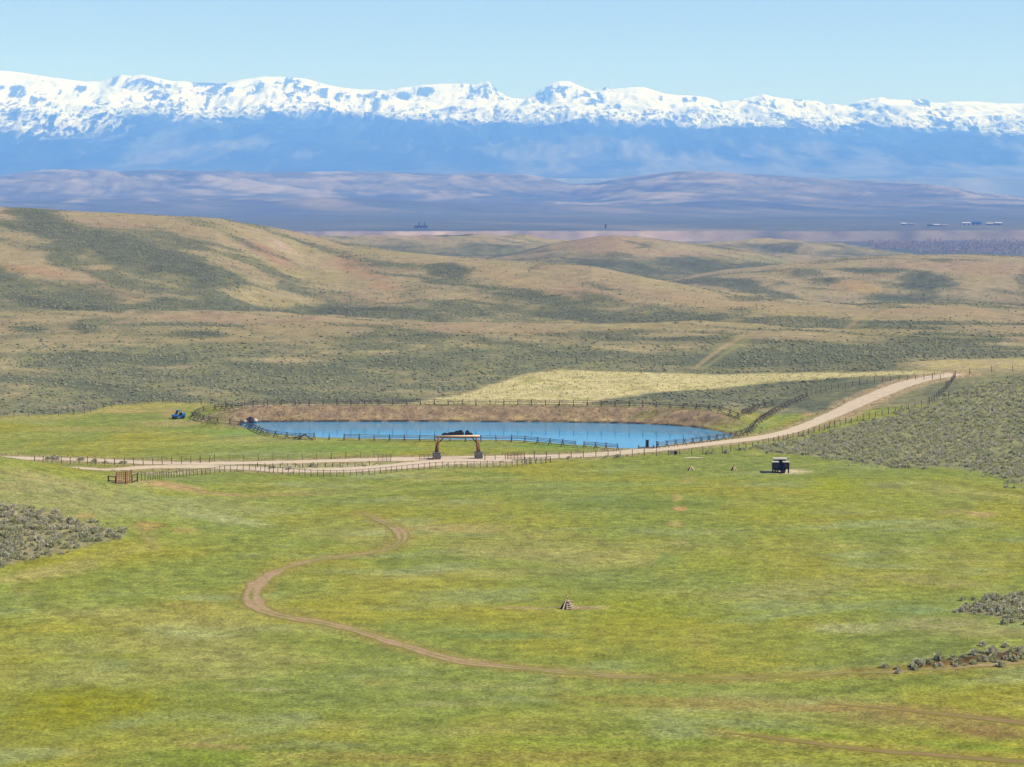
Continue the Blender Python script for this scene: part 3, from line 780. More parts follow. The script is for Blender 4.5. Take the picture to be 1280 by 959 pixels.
def field(name, amp, width):
    a_ = nd(nt, 'ShaderNodeAttribute'); a_.attribute_name = name
    m_ = nd(nt, 'ShaderNodeMath', operation='MULTIPLY_ADD'); m_.inputs[1].default_value = amp; m_.inputs[2].default_value = -amp / 2; nt.links.new(nz.outputs['Fac'], m_.inputs[0])
    s_ = nd(nt, 'ShaderNodeMath', operation='ADD'); nt.links.new(a_.outputs['Fac'], s_.inputs[0]); nt.links.new(m_.outputs[0], s_.inputs[1])
    r_ = nd(nt, 'ShaderNodeMapRange', interpolation_type='SMOOTHSTEP'); r_.inputs[1].default_value = -width; r_.inputs[2].default_value = width; nt.links.new(s_.outputs[0], r_.inputs[0])
    return r_.outputs[0]


mr_ = nd(nt, 'ShaderNodeMix', data_type='RGBA'); mr_.inputs[6].default_value = (.60, .615, .64, 1); mr_.inputs[7].default_value = (*alb(110, 112, 116), 1)
nt.links.new(field('rock', 2.6, .20), mr_.inputs[0])
ms_ = nd(nt, 'ShaderNodeMix', data_type='RGBA'); nt.links.new(old, ms_.inputs[6]); nt.links.new(mr_.outputs[2], ms_.inputs[7]); nt.links.new(field('snow', 1.6, .18), ms_.inputs[0])
nt.links.new(ms_.outputs[2], pb.inputs['Base Color'])
mo = sheet('mountains', cols(2.0, estep=20), np.concatenate([np.linspace(16500, 23000, 90), np.linspace(23050, 30000, 200)]), m_mount, mount_colour)
for k_, v_ in EXTRA.items():
    A_ = mo.data.attributes.new(k_, 'FLOAT', 'POINT'); A_.data.foreach_set('value', v_.astype(np.float32))


def mesh_obj(name, verts, faces, mat, smooth=True, uv=None):
    me = bpy.data.meshes.new(name); me.from_pydata([tuple(v) for v in verts], [], [tuple(f) for f in faces])
    if smooth:
        me.polygons.foreach_set('use_smooth', [True] * len(me.polygons))
    me.materials.append(mat)
    o = bpy.data.objects.new(name, me); col.objects.link(o)
    return o


def ribbon(name, L, width, mat, step=.8, nx=12, lift=.035, ragged=.5, fade=(0, 0)):
    """a road or track laid over the ground as a real sheet with uneven edges"""
    C = smooth_line(L, step)
    T = np.gradient(C, axis=0); T /= np.linalg.norm(T, axis=1)[:, None] + 1e-9
    N = np.stack([-T[:, 1], T[:, 0]], 1)
    s = np.arange(len(C)) * step
    w = (np.interp(np.linspace(0, 1, len(C)), np.linspace(0, 1, len(width)), width) if np.ndim(width) else np.full(len(C), width)) / 2
    wl = w + ragged * fbm(s, s * 0 + 5.5, 4.0, 3, 601 + len(C) % 50); wr = w + ragged * fbm(s, s * 0 + 9.5, 4.0, 3, 631 + len(C) % 50)
    ts = np.linspace(-1, 1, nx + 1)
    X = np.zeros((len(C), nx + 1)); Y = X.copy()
    for j, t in enumerate(ts):
        off = np.where(t < 0, t * np.maximum(wl, .15), t * np.maximum(wr, .15))
        X[:, j] = C[:, 0] + N[:, 0] * off; Y[:, j] = C[:, 1] + N[:, 1] * off
    zz = Z(X, Y) + lift * np.clip(1.5 * (1 - np.abs(ts))[None, :] * 4, .25, 1)
    n, m = X.shape
    co = np.stack([X, Y, zz], -1).reshape(-1, 3)
    i = np.arange(n * m).reshape(n, m)
    q = np.stack([i[:-1, :-1], i[:-1, 1:], i[1:, 1:], i[1:, :-1]], -1).reshape(-1, 4)
    o = mesh_obj(name, co, q, mat)
    at_ = o.data.attributes.new('across', 'FLOAT', 'POINT'); at_.data.foreach_set('value', np.tile(ts, n).astype(np.float32))
    at2 = o.data.attributes.new('along', 'FLOAT', 'POINT'); at2.data.foreach_set('value', np.repeat(s, m).astype(np.float32))
    fd = np.interp(np.linspace(0, 1, n), np.linspace(0, 1, len(fade)), fade)
    at3 = o.data.attributes.new('fade', 'FLOAT', 'POINT'); at3.data.foreach_set('value', np.repeat(fd, m).astype(np.float32))
    o['kind'] = 'structure'
    return o


def dirt_mat(name, c1, c2, grass, edge=(.55, 1.0), ruts=.0, cover=.5, patch=0.0):
    """bare soil with grass creeping in from the edges and between the wheel ruts"""
    m, nt, b = new_mat(name)
    tc = nd(nt, 'ShaderNodeTexCoord')
    n = nd(nt, 'ShaderNodeTexNoise'); n.inputs['Scale'].default_value = .8; n.inputs['Detail'].default_value = 6; n.inputs['Roughness'].default_value = .65
    n2 = nd(nt, 'ShaderNodeTexNoise'); n2.inputs['Scale'].default_value = 1.3; n2.inputs['Detail'].default_value = 7; n2.inputs['Roughness'].default_value = .7
    for k in (n, n2):
        nt.links.new(tc.outputs['Object'], k.inputs['Vector'])
    soil = nd(nt, 'ShaderNodeMix', data_type='RGBA'); soil.inputs[6].default_value = (*c1, 1); soil.inputs[7].default_value = (*c2, 1)
    mr = nd(nt, 'ShaderNodeMapRange'); mr.inputs[1].default_value = .3; mr.inputs[2].default_value = .7; nt.links.new(n.outputs['Fac'], mr.inputs[0]); nt.links.new(mr.outputs[0], soil.inputs[0])
    ac = nd(nt, 'ShaderNodeAttribute'); ac.attribute_name = 'across'
    ab = nd(nt, 'ShaderNodeMath', operation='ABSOLUTE'); nt.links.new(ac.outputs['Fac'], ab.inputs[0])
    ed = nd(nt, 'ShaderNodeMapRange', interpolation_type='SMOOTHSTEP'); ed.inputs[1].default_value = edge[0]; ed.inputs[2].default_value = edge[1]; nt.links.new(ab.outputs[0], ed.inputs[0])
    cen = nd(nt, 'ShaderNodeMapRange', interpolation_type='SMOOTHSTEP'); cen.inputs[1].default_value = .0; cen.inputs[2].default_value = .35; cen.inputs[3].default_value = ruts; cen.inputs[4].default_value = 0; nt.links.new(ab.outputs[0], cen.inputs[0])
    mx = nd(nt, 'ShaderNodeMath', operation='MAXIMUM'); nt.links.new(ed.outputs[0], mx.inputs[0]); nt.links.new(cen.outputs[0], mx.inputs[1])
    ns = nd(nt, 'ShaderNodeMath', operation='MULTIPLY_ADD'); nt.links.new(n2.outputs['Fac'], ns.inputs[0]); ns.inputs[1].default_value = 2.0; ns.inputs[2].default_value = -1.0
    ad = nd(nt, 'ShaderNodeMath', operation='ADD'); nt.links.new(mx.outputs[0], ad.inputs[0]); nt.links.new(ns.outputs[0], ad.inputs[1])
    fa = nd(nt, 'ShaderNodeAttribute'); fa.attribute_name = 'fade'
    n4_ = nd(nt, 'ShaderNodeTexNoise'); n4_.inputs['Scale'].default_value = .16; n4_.inputs['Detail'].default_value = 3; nt.links.new(tc.outputs['Object'], n4_.inputs['Vector'])
    pm = nd(nt, 'ShaderNodeMath', operation='MULTIPLY_ADD'); nt.links.new(n4_.outputs['Fac'], pm.inputs[0]); pm.inputs[1].default_value = patch; pm.inputs[2].default_value = -patch / 2
    a2_ = nd(nt, 'ShaderNodeMath', operation='ADD'); nt.links.new(fa.outputs['Fac'], a2_.inputs[0]); nt.links.new(pm.outputs[0], a2_.inputs[1])
    a3_ = nd(nt, 'ShaderNodeMath', operation='ADD'); nt.links.new(ad.outputs[0], a3_.inputs[0]); nt.links.new(a2_.outputs[0], a3_.inputs[1]); ad = a3_
    th = nd(nt, 'ShaderNodeMapRange', interpolation_type='SMOOTHSTEP'); th.inputs[1].default_value = cover - .22; th.inputs[2].default_value = cover + .22; nt.links.new(ad.outputs[0], th.inputs[0])
    gr = nd(nt, 'ShaderNodeMix', data_type='RGBA'); gr.inputs[7].default_value = (*grass, 1)
    nt.links.new(soil.outputs[2], gr.inputs[6]); nt.links.new(th.outputs[0], gr.inputs[0])
    v = nd(nt, 'ShaderNodeMapRange'); v.inputs[1].default_value = .3; v.inputs[2].default_value = .7; v.inputs[3].default_value = .84; v.inputs[4].default_value = 1.14; nt.links.new(n2.outputs['Fac'], v.inputs[0])
    sc_ = nd(nt, 'ShaderNodeVectorMath', operation='SCALE'); nt.links.new(gr.outputs[2], sc_.inputs[0]); nt.links.new(v.outputs[0], sc_.inputs['Scale'])
    nt.links.new(sc_.outputs[0], b.inputs['Base Color'])
    b.inputs['Roughness'].default_value = 1; b.inputs['Specular IOR Level'].default_value = .05
    bp = nd(nt, 'ShaderNodeBump'); bp.inputs['Strength'].default_value = .5; bp.inputs['Distance'].default_value = .06
    nt.links.new(n2.outputs['Fac'], bp.inputs['Height']); nt.links.new(bp.outputs[0], b.inputs['Normal'])
    return m


m_road = dirt_mat('road_gravel', alb(238, 218, 196, 1.18), alb(224, 202, 176, 1.18), alb(188, 174, 134), edge=(.7, 1.05), ruts=.12, cover=.62)
m_track = dirt_mat('track_soil', alb(220, 190, 154), alb(184, 150, 114), alb(158, 156, 80), edge=(.35, 1.0), ruts=.72, cover=.46, patch=1.9)
m_track2 = dirt_mat('track_soil_faint', alb(186, 158, 112), alb(168, 140, 96), alb(152, 148, 66), edge=(.3, .9), ruts=.30, cover=.42, patch=1.0)
ribbon('dirt_road', ROAD_A, [4.5] * 6 + [6.0] * 4 + [5.0, 4.6, 4.6, 4.8, 5.4, 6.4, 7.0, 6.6, 6.0], m_road)
ribbon('dirt_road', ROAD_B, [5.0, 5.0, 5.0, 4.6, 5.2, 7.0, 8.5, 7.5], m_road, lift=.06)
ribbon('dirt_track', TRACK_A, [1.2, 2.2, 2.6, 1.6, 1.6, 1.8, 2.8, 3.4, 2.6, 2.2, 1.8, 2.4, 2.2, 1.2, 1.0, .9, 1.2, 1.4, 1.6], m_track, step=.5, ragged=.7, fade=[.45, .15, .05, .30, .20, .05, -.1, -.15, -.15, -.05, .12, .05, -.15, -.2, .15, .3, .4, .42, .35, .15, -.05, -.1, -.1])
ribbon('dirt_track', TRACK_B, [.6, 1.2, 1.5, 1.6, 1.8], m_track2, step=.6, ragged=.35, fade=[.3, .0, .1, .0, -.1])
ribbon('dirt_track', TRACK_C, [.6, 1.2, 1.6, 2.0, 2.0], m_track2, step=.6, ragged=.4)

# ------------------------------------------------------------------ pond water
m_water, nt, b = new_mat('pond_water')
tc = nd(nt, 'ShaderNodeTexCoord')
n = nd(nt, 'ShaderNodeTexNoise'); n.inputs['Scale'].default_value = 1.6; n.inputs['Detail'].default_value = 3
mp = nd(nt, 'ShaderNodeMapping'); mp.inputs['Scale'].default_value = (.5, 1.0, 1)
nt.links.new(tc.outputs['Object'], mp.inputs['Vector']); nt.links.new(mp.outputs[0], n.inputs['Vector'])
wind = nd(nt, 'ShaderNodeTexNoise'); wind.inputs['Scale'].default_value = .05; wind.inputs['Detail'].default_value = 3
mp2 = nd(nt, 'ShaderNodeMapping'); mp2.inputs['Scale'].default_value = (.35, 1.6, 1); nt.links.new(tc.outputs['Object'], mp2.inputs['Vector']); nt.links.new(mp2.outputs[0], wind.inputs['Vector'])
wr = nd(nt, 'ShaderNodeMapRange', interpolation_type='SMOOTHSTEP'); wr.inputs[1].default_value = .38; wr.inputs[2].default_value = .62; wr.inputs[3].default_value = .25; wr.inputs[4].default_value = 1.0
nt.links.new(wind.outputs['Fac'], wr.inputs[0])
bp = nd(nt, 'ShaderNodeBump'); bp.inputs['Distance'].default_value = .10
sx_ = nd(nt, 'ShaderNodeSeparateXYZ'); nt.links.new(tc.outputs['Object'], sx_.inputs[0])
lee = nd(nt, 'ShaderNodeMapRange', interpolation_type='SMOOTHSTEP'); lee.inputs[1].default_value = 437; lee.inputs[2].default_value = 457; lee.inputs[3].default_value = .12; lee.inputs[4].default_value = 1.0
nt.links.new(sx_.outputs['Y'], lee.inputs[0])
lm = nd(nt, 'ShaderNodeMath', operation='MULTIPLY'); nt.links.new(wr.outputs[0], lm.inputs[0]); nt.links.new(lee.outputs[0], lm.inputs[1])
nt.links.new(lm.outputs[0], bp.inputs['Strength']); nt.links.new(n.outputs['Fac'], bp.inputs['Height']); nt.links.new(bp.outputs[0], b.inputs['Normal'])
b.inputs['Base Color'].default_value = (.022, .18, .34, 1); b.inputs['Roughness'].default_value = .06; b.inputs['IOR'].default_value = 1.333
Pw = POND.copy(); cx, cyy = Pw.mean(0)
Pw = smooth_line(np.vstack([Pw, Pw[:1]]), 1.5)[:-1]
Nn = np.stack([np.gradient(Pw[:, 1]), -np.gradient(Pw[:, 0])], 1); Nn /= np.linalg.norm(Nn, axis=1)[:, None] + 1e-9
if sdf_poly(Pw[:, 0] + Nn[:, 0], Pw[:, 1] + Nn[:, 1], POND).mean() < 0:
    Nn = -Nn
Pw = Pw + Nn * .5
bm = bmesh.new(); vs_ = [bm.verts.new((p[0], p[1], ZW)) for p in Pw]; f = bm.faces.new(vs_); f.normal_update()
if f.normal.z < 0:
    f.normal_flip()
bmesh.ops.triangulate(bm, faces=[f])
me = bpy.data.meshes.new('pond_water'); bm.to_mesh(me); bm.free(); me.materials.append(m_water)
o = bpy.data.objects.new('pond_water', me); col.objects.link(o); o['kind'] = 'structure'


# ------------------------------------------------------------------ mesh building helpers
class MB:
    """collects shapes for one mesh object"""
    def __init__(s): s.bm = bmesh.new()

    def box(s, c, size, rot=None, bevel=0.0, taper=1.0):
        r = bmesh.ops.create_cube(s.bm, size=1.0); vs = r['verts']
        for v in vs:
            k = taper if v.co.z > 0 else 1.0
            v.co = Vector((v.co.x * size[0] * k, v.co.y * size[1] * k, v.co.z * size[2]))
        if bevel:
            es = list({e for v in vs for e in v.link_edges})
            rr = bmesh.ops.bevel(s.bm, geom=es, offset=bevel, segments=2, affect='EDGES', profile=.6)
            vs = list({v for f in rr['faces'] for v in f.verts} | {v for v in vs if v.is_valid})
        M = Matrix.Translation(c) @ (rot.to_matrix().to_4x4() if rot else Matrix())
        bmesh.ops.transform(s.bm, matrix=M, verts=vs)
        return s

    def tube(s, a, b, r0, r1=None, n=8, wob=0.0):
        a, b = Vector(a), Vector(b); r1 = r0 if r1 is None else r1
        d = b - a; q = d.to_track_quat('Z', 'Y')
        rings = []
        for k, (t, r) in enumerate(((0, r0), (.5, (r0 + r1) / 2), (1, r1)) if wob else ((0, r0), (1, r1))):
            off = Vector((random.uniform(-wob, wob), random.uniform(-wob, wob), 0)) if wob and k == 1 else Vector()
            rings.append([s.bm.verts.new(a + d * t + q @ (off + Vector((r * math.cos(2 * math.pi * i / n), r * math.sin(2 * math.pi * i / n), 0)))) for i in range(n)])
        for A, B in zip(rings, rings[1:]):
            for i in range(n):
                s.bm.faces.new((A[i], A[(i + 1) % n], B[(i + 1) % n], B[i]))
        s.bm.faces.new(rings[0][::-1]); s.bm.faces.new(rings[-1])
        return s

    def prism(s, pts, y0, y1):
        """outline in x-z, extruded in y"""
        A = [s.bm.verts.new((p[0], y0, p[1])) for p in pts]; B = [s.bm.verts.new((p[0], y1, p[1])) for p in pts]
        n = len(pts)
        s.bm.faces.new(A); s.bm.faces.new(B[::-1])
        for i in range(n):
            s.bm.faces.new((A[(i + 1) % n], A[i], B[i], B[(i + 1) % n]))
        return s

    def ring(s, c, axis, R, r, n=20, m=8):
        q = Vector(axis).to_track_quat('Z', 'Y'); c = Vector(c); V = []
        for i in range(n):
            t = 2 * math.pi * i / n
            V.append([s.bm.verts.new(c + q @ Vector(((R + r * math.cos(2 * math.pi * j / m)) * math.cos(t), (R + r * math.cos(2 * math.pi * j / m)) * math.sin(t), r * 1.15 * math.sin(2 * math.pi * j / m)))) for j in range(m)])
        for i in range(n):
            for j in range(m):
                s.bm.faces.new((V[i][j], V[(i + 1) % n][j], V[(i + 1) % n][(j + 1) % m], V[i][(j + 1) % m]))
        return s

    def mesh(s, name, mat, smooth=False):
        bmesh.ops.recalc_face_normals(s.bm, faces=s.bm.faces)
        me = bpy.data.meshes.new(name); s.bm.to_mesh(me); s.bm.free()
        if smooth:
            me.polygons.foreach_set('use_smooth', [True] * len(me.polygons))
        me.materials.append(mat); return me

    def build(s, name, mat, parent=None, smooth=False):
        return link(name, s.mesh(name, mat, smooth), parent)


def link(name, me, parent=None, loc=(0, 0, 0), rot=(0, 0, 0), scale=(1, 1, 1)):
    o = bpy.data.objects.new(name, me); col.objects.link(o)
    o.location = loc; o.rotation_euler = rot; o.scale = scale
    if parent is not None:
        o.parent = parent
    return o


def tag(o, label, cat, group=None):
    o['label'] = label; o['category'] = cat
    if group:
        o['group'] = group
    return o


def thing(name, loc, label, cat, group=None, rz=0.0):
    o = link(name, None, None, loc, (0, 0, rz)); o.empty_display_size = .3
    return tag(o, label, cat, group)


M_WOOD = simple('weathered_wood', alb(108, 94, 84), .9, .35, 6)
M_WOODL = simple('grey_log', alb(150, 136, 122), .9, .35, 5)
M_WOODR = simple('red_brown_post', alb(142, 98, 78), .9, .3, 5)
M_LOG = simple('honey_log', alb(168, 112, 66), .8, .3, 4)
M_LOGP = simple('pale_split_log', alb(238, 208, 178, 1.4), .85, .3, 6)
M_DARKW = simple('dark_wood', alb(62, 50, 46), .9, .35, 5)
M_STONE = simple('stone_block', alb(140, 134, 132), .95, .4, 4, bump=.6)
M_IRON = simple('dark_iron', alb(58, 50, 54), .6, .3, 3, metal=.3)
M_REDM = simple('red_gate_paint', alb(176, 92, 76), .6, .3, 5)
M_RUST = simple('rusty_panel', alb(138, 100, 84), .7, .3, 5)
M_WIRE = simple('fence_wire', alb(120, 112, 104), .5, .15, 5, metal=.5)
M_BLACK = simple('black_paint', alb(34, 36, 48), .55, .25, 3)
M_ROOFP = simple('pale_roof', alb(250, 240, 226), .6, .12, 2)
M_BLUE = simple('blue_plastic', alb(40, 132, 205), .35, .1, 3, spec=.5)
M_RUBBER = simple('rubber', alb(36, 36, 38), .9, .2, 8)
M_SEAT = simple('seat_vinyl', alb(30, 32, 38), .6, .2, 6)
M_LAMP = simple('lamp_glass', alb(220, 225, 230), .2, .05, 3)
M_WHITE = simple('pale_rock', alb(222, 208, 198), .9, .2, 4, bump=.4)
M_DROCK = simple('dark_rock', alb(70, 58, 66), .9, .3, 4, bump=.4)
M_CONC = simple('concrete', alb(190, 180, 172), .9, .2, 4)


# ------------------------------------------------------------------ fences
def walk(L, spacing):
    return smooth_line(L, spacing)


post_meshes = {}


def post_mesh(mat, h=1.35, r=.075):
    key = (mat.name, h, r)
    if key not in post_meshes:
        post_meshes[key] = [MB().tube((0, 0, -.25), (random.uniform(-.02, .02), random.uniform(-.02, .02), h), r, r * .85, 7).mesh('post', mat) for _ in range(3)]
    return post_meshes[key]


def post_fence(label, pxs, spacing, mat, h=1.35, r=.075, wires=(.4, .75, 1.1), wr=.012, rail=None, group=None, cat='fence', name='post_fence', straight=False):
    L = poly_world(pxs)
    C = walk(L, spacing)
    zs = Z(C[:, 0], C[:, 1])
    o = thing(name, (C[0, 0], C[0, 1], zs[0]), label, cat, group)
    base = Vector((C[0, 0], C[0, 1], zs[0]))
    pts = [Vector((C[i, 0], C[i, 1], zs[i])) for i in range(len(C))]
    ms = post_mesh(mat, h, r)
    for i, p in enumerate(pts):
        big = 1.25 if i % 9 == 0 else 1.0
        link('post', ms[i % 3], o, p - base, (random.uniform(-.06, .06), random.uniform(-.06, .06), random.random() * 6), (big, big, random.uniform(.86, 1.1) * (1.1 if big > 1 else 1)))
    for wz in wires:
        mb = MB()
        for p, q in zip(pts, pts[1:]):
            mb.tube(p - base + Vector((0, 0, wz)), q - base + Vector((0, 0, wz)), wr, wr, 4)
        mb.build('wire', M_WIRE, o)
    if rail:
        for rz_ in rail:
            for p, q in zip(pts, pts[1:]):
                d = q - p
                link('rail', rail_mesh(mat), o, p - base + Vector((0, 0, rz_)), Vector((1, 0, 0)).rotation_difference(d).to_euler(), (d.length, .7, .7))
    return o


_rail = {}


def rail_mesh(mat):
    if mat.name not in _rail:
        _rail[mat.name] = MB().tube((-.03, 0, 0), (1.03, 0, 0), .058, .05, 6).mesh('rail', mat)
    return _rail[mat.name]


def buck_mesh(mat, k):
    mb = MB()
    mb.tube((.0, -.62, -.05), (.02, .34, 1.48), .075, .065, 7, .02)
    mb.tube((.09, .62, -.05), (.07, -.34, 1.48), .075, .065, 7, .02)
    mb.tube((.05, -.40, .52), (.05, .40, .52), .05, .05, 6)
    return mb.mesh('jackleg', mat)


BUCKS = [buck_mesh(M_WOOD, k) for k in range(3)] + [buck_mesh(M_WOODL, 0)]


def buck_fence(label, L, spacing=3.3, group=None, skip=()):
    C = walk(L, spacing); zs = Z(C[:, 0], C[:, 1])
    base = Vector((C[0, 0], C[0, 1], zs[0]))
    o = thing('buck_and_rail_fence', base, label, 'fence', group)
    pts = [Vector((C[i, 0], C[i, 1], zs[i])) - base for i in range(len(C))]
    T = np.gradient(C, axis=0)
    for i, p in enumerate(pts):
        a_ = math.atan2(T[i, 1], T[i, 0])
        link('jackleg', BUCKS[random.choice((0, 0, 1, 1, 2, 2, 3))], o, p, (random.uniform(-.05, .05), random.uniform(-.05, .05), a_ + random.uniform(-.1, .1)), (1, random.uniform(.9, 1.1), random.uniform(.92, 1.06)))
    for i, (p, q) in enumerate(zip(pts, pts[1:])):
        if i in skip:
            continue
        nrm = Vector((T[i, 1], -T[i, 0], 0)).normalized()
        for h, off in ((.40, .50), (.80, .26), (1.28, .0), (.95, -.30)):
            a_ = p + nrm * off + Vector((0, 0, h + random.uniform(-.05, .05))); b_ = q + nrm * off + Vector((0, 0, h + random.uniform(-.05, .05)))
            d = b_ - a_
            link('rail', rail_mesh(M_WOOD if (i + int(h * 10)) % 3 else M_WOODL), o, a_, Vector((1, 0, 0)).rotation_difference(d).to_euler(), (d.length, 1, 1))
    return o


def along_dam(p0, p1, s_off, n=40):
    """line on the crest of the bank behind the pond"""
    out = []
    for px in np.linspace(p0, p1, n):
        u = (px - 640) / F; ys = np.linspace(440, 500, 240)
        s = pond_sdf(u * ys, ys)
        k = np.argmax((ys > 455) & (s > s_off)); out.append((u * ys[k], ys[k]))
    return np.array(out)


dam_line = along_dam(316, 925, 8.6)
left_turn = poly_world([(241, 522), (247, 518), (258, 514.5), (274, 513), (294, 512.6)])
right_end = poly_world([(945, 512.5), (965, 508)])
buck_fence('grey log buck fence along the top of the bank behind the pond', np.vstack([left_turn, dam_line, right_end]))
buck_fence('grey log buck fence between the pond and the green field, left of its gap',
           poly_world([(241, 522.5), (256, 527), (278, 530.5), (304, 533), (318, 538), (334, 545), (362, 548.6), (400, 550.0), (470, 551.2), (540, 552.0), (600, 552.6), (640, 552.4), (660, 553.6), (680, 555.8), (700, 557.6), (719, 559.4)]), skip=(18, 19))
buck_fence('short buck fence section ending at the pond corner by the road', poly_world([(730, 560.2), (742, 561.0), (757, 562.6), (772, 563.6)]), 3.0)
buck_fence('log buck fence between the pond and the road, climbing beside the green verge',
           poly_world([(822, 560.6), (838, 558.8), (868, 555.0), (900, 550.6), (922, 546.4), (936, 541.5), (943, 534), (952, 526), (966, 517.5), (986, 507.5), (1008, 497.5)]), 2.6)

post_fence('long close-set wooden post fence along the near edge of the meadow below the road',
           [(172, 601.5), (186, 600.4), (212, 597.8), (240, 595.0), (275, 591.0), (300, 588.6), (318, 588.0), (334, 590.0), (352, 592.5), (380, 594.8), (410, 596.0), (432, 595.8), (462, 593.8), (490, 591.2),
            (516, 588.2), (545, 585.8), (575, 584.8), (610, 584.4), (640, 583.6), (664, 580.4)], 1.26, M_WOOD, 1.25, .06, (.35, .65, .95), .01, rail=(1.16,))
post_fence('wooden post fence along the far side of the road beside the green field',
           [(43, 580.4, 0), (54, 580.8, 0), (90, 581.4, 0), (130, 582.0), (170, 581.6), (200, 580.6), (232, 579.6), (262, 578.4)], 1.85, M_WOODR, 1.5, .08, (.4, .75, 1.1, 1.4), .014)
post_fence('thin widely spaced post fence on the field side of the road towards the arch',
           [(268, 576.6), (330, 575.6), (400, 574.2), (440, 573.2), (468, 572.4)], 2.8, M_WOODR, 1.35, .06)
post_fence('row of short dark posts on the grass island between the two road branches', [(322, 584.2), (352, 584.4), (400, 584.0), (440, 583.0), (462, 582.0)], 1.5, M_DARKW, .85, .07, (.5,))
post_fence('post fence between the road and the open meadow, climbing along the sage slope',
           [(668, 573.4), (703, 572.9), (735, 572.2), (767, 571.4), (800, 570.6), (848, 569.4), (878, 568.2), (905, 565.6), (935, 561.4), (962, 555.6), (985, 549.6), (1010, 543.4), (1050, 532.6), (1090, 522.6), (1130, 513.0), (1160, 505.6)],
           2.5, M_WOOD, 1.35, .075)
post_fence('post fence crossing the bare top of the sage slope beside the road end', [(1162, 504.5), (1172, 497), (1180, 490), (1188, 481), (1194, 472)], 2.2, M_WOOD, 1.5, .09)
post_fence('red-brown post fence along the far verge of the climbing road', [(1008, 496), (1034, 488.6), (1060, 484.0), (1086, 479.6), (1112, 476.6), (1140, 475.2), (1176, 473.8)], 2.1, M_WOODR, 1.35, .085, (.5, .9, 1.25), .02)
post_fence('faint wire fence where the green field meets the sagebrush hill', [(-20, 523.5), (0, 522.6), (60, 520.6), (100, 518.2), (124, 512), (150, 507.4), (200, 504.4), (262, 506.4), (330, 508)], 3.4, M_WOOD, 1.4, .065)
post_fence('short row of fence posts standing in the sagebrush of the right slope', [(1186, 497.5), (1204, 496.0), (1222, 494.8)], 2.4, M_WOOD, 1.3, .08)
post_fence('wire fence running along the bare crest of the right slope', [(1212, 468.0), (1240, 465.6), (1275, 462.5), (1330, 461)], 7.0, M_WOOD, 1.6, .08)


# ------------------------------------------------------------------ gates and panels
def bar_panel(name, p, ang, w, h, mat, label, cat='gate', bars=5, uprights=3, group=None, z0=.15, r=.03):
    o = thing(name, p, label, cat, group, ang)
    mb = MB()
    for x in (0, w):
        mb.tube((x, 0, -.1), (x, 0, h + z0 + .1), r * 1.5, r * 1.5, 8)
    mb.build('end_post', mat, o) if False else None
    mb.bm.free()
    for x in (0, w):
        MB().tube((x, 0, -.15), (x, 0, h + z0 + .08), r * 1.7, r * 1.6, 8).build('end_post', mat, o)
    for k in range(bars):
        z = z0 + h * k / (bars - 1)
        MB().tube((0, 0, z), (w, 0, z), r, r, 6).build('bar', mat, o)
    for k in range(1, uprights + 1):
        x = w * k / (uprights + 1)
        MB().tube((x, .03, z0), (x, .03, z0 + h), r, r, 6).build('upright', mat, o)
    return o


def ang_between(a, b):
    return math.atan2(b[1] - a[1], b[0] - a[0])


g0, g1, g2 = P3(145.5, 604.6), P3(156.5, 605.2), P3(163.5, 604.0)
bar_panel('red_gate', g0, ang_between(g0, g1), (g1 - g0).length, 1.75, M_REDM, 'red barred stock gate leaf beside the knoll, joined to the dark rail', bars=6, uprights=4, r=.06)
bar_panel('red_gate', g1 + Vector((.12, 0, 0)), ang_between(g1, g2), (g2 - g1).length, 1.85, M_REDM, 'narrower red barred gate leaf, nearer to the long post fence', bars=6, uprights=2, r=.06)
a_, b_ = P3(135.5, 601.6), P3(145.0, 604.4)
bar_panel('rail_wing', a_, ang_between(a_, b_), (b_ - a_).length - .1, .75, M_DARKW, 'dark rail wing leading from the knoll to the red gate', 'fence', 2, 0, r=.07)
a_, b_ = P3(165, 604.0), P3(171.6, 602.0)
bar_panel('rail_wing', a_, ang_between(a_, b_), (b_ - a_).length, 1.1, M_DARKW, 'dark rail wing between the red gate and the long post fence', 'fence', 2, 0, r=.07)
a_, b_ = P3(472.5, 577.2), P3(488.5, 577.0)
bar_panel('stock_panel', a_, ang_between(a_, b_), (b_ - a_).length, 1.2, M_RUST, 'lone rusty bar panel at the end of the thin roadside fence', 'panel', 5, 2)
a_, b_ = P3(524.5, 575.6), P3(541.5, 575.4)
bar_panel('stock_panel', a_, ang_between(a_, b_), (b_ - a_).length, 1.1, M_RUST, 'rusty bar panel closing the gap beside the left stone base of the arch', 'panel', 5, 2)
a_, b_ = P3(634.5, 574.4), P3(655.5, 574.6)
bar_panel('stock_panel', a_, ang_between(a_, b_), (b_ - a_).length, 1.15, M_REDM, 'red-brown bar panel right of the arch beside the dark corral rails', 'panel', 5, 4, r=.045)
post_fence('low dark corral rails at the corner of the long post fence', [(656, 579.6), (664, 579.8), (676, 579.4), (688, 578.4)], 1.05, M_DARKW, 1.3, .08, (.4,), .02, rail=(.65, 1.15), name='corral_fence')
post_fence('three dark posts strung with wire between the arch and the red-brown panel', [(606, 575.6), (618, 575.3), (632, 575.0)], 2.0, M_DARKW, 1.25, .07, (.5, 1.1))


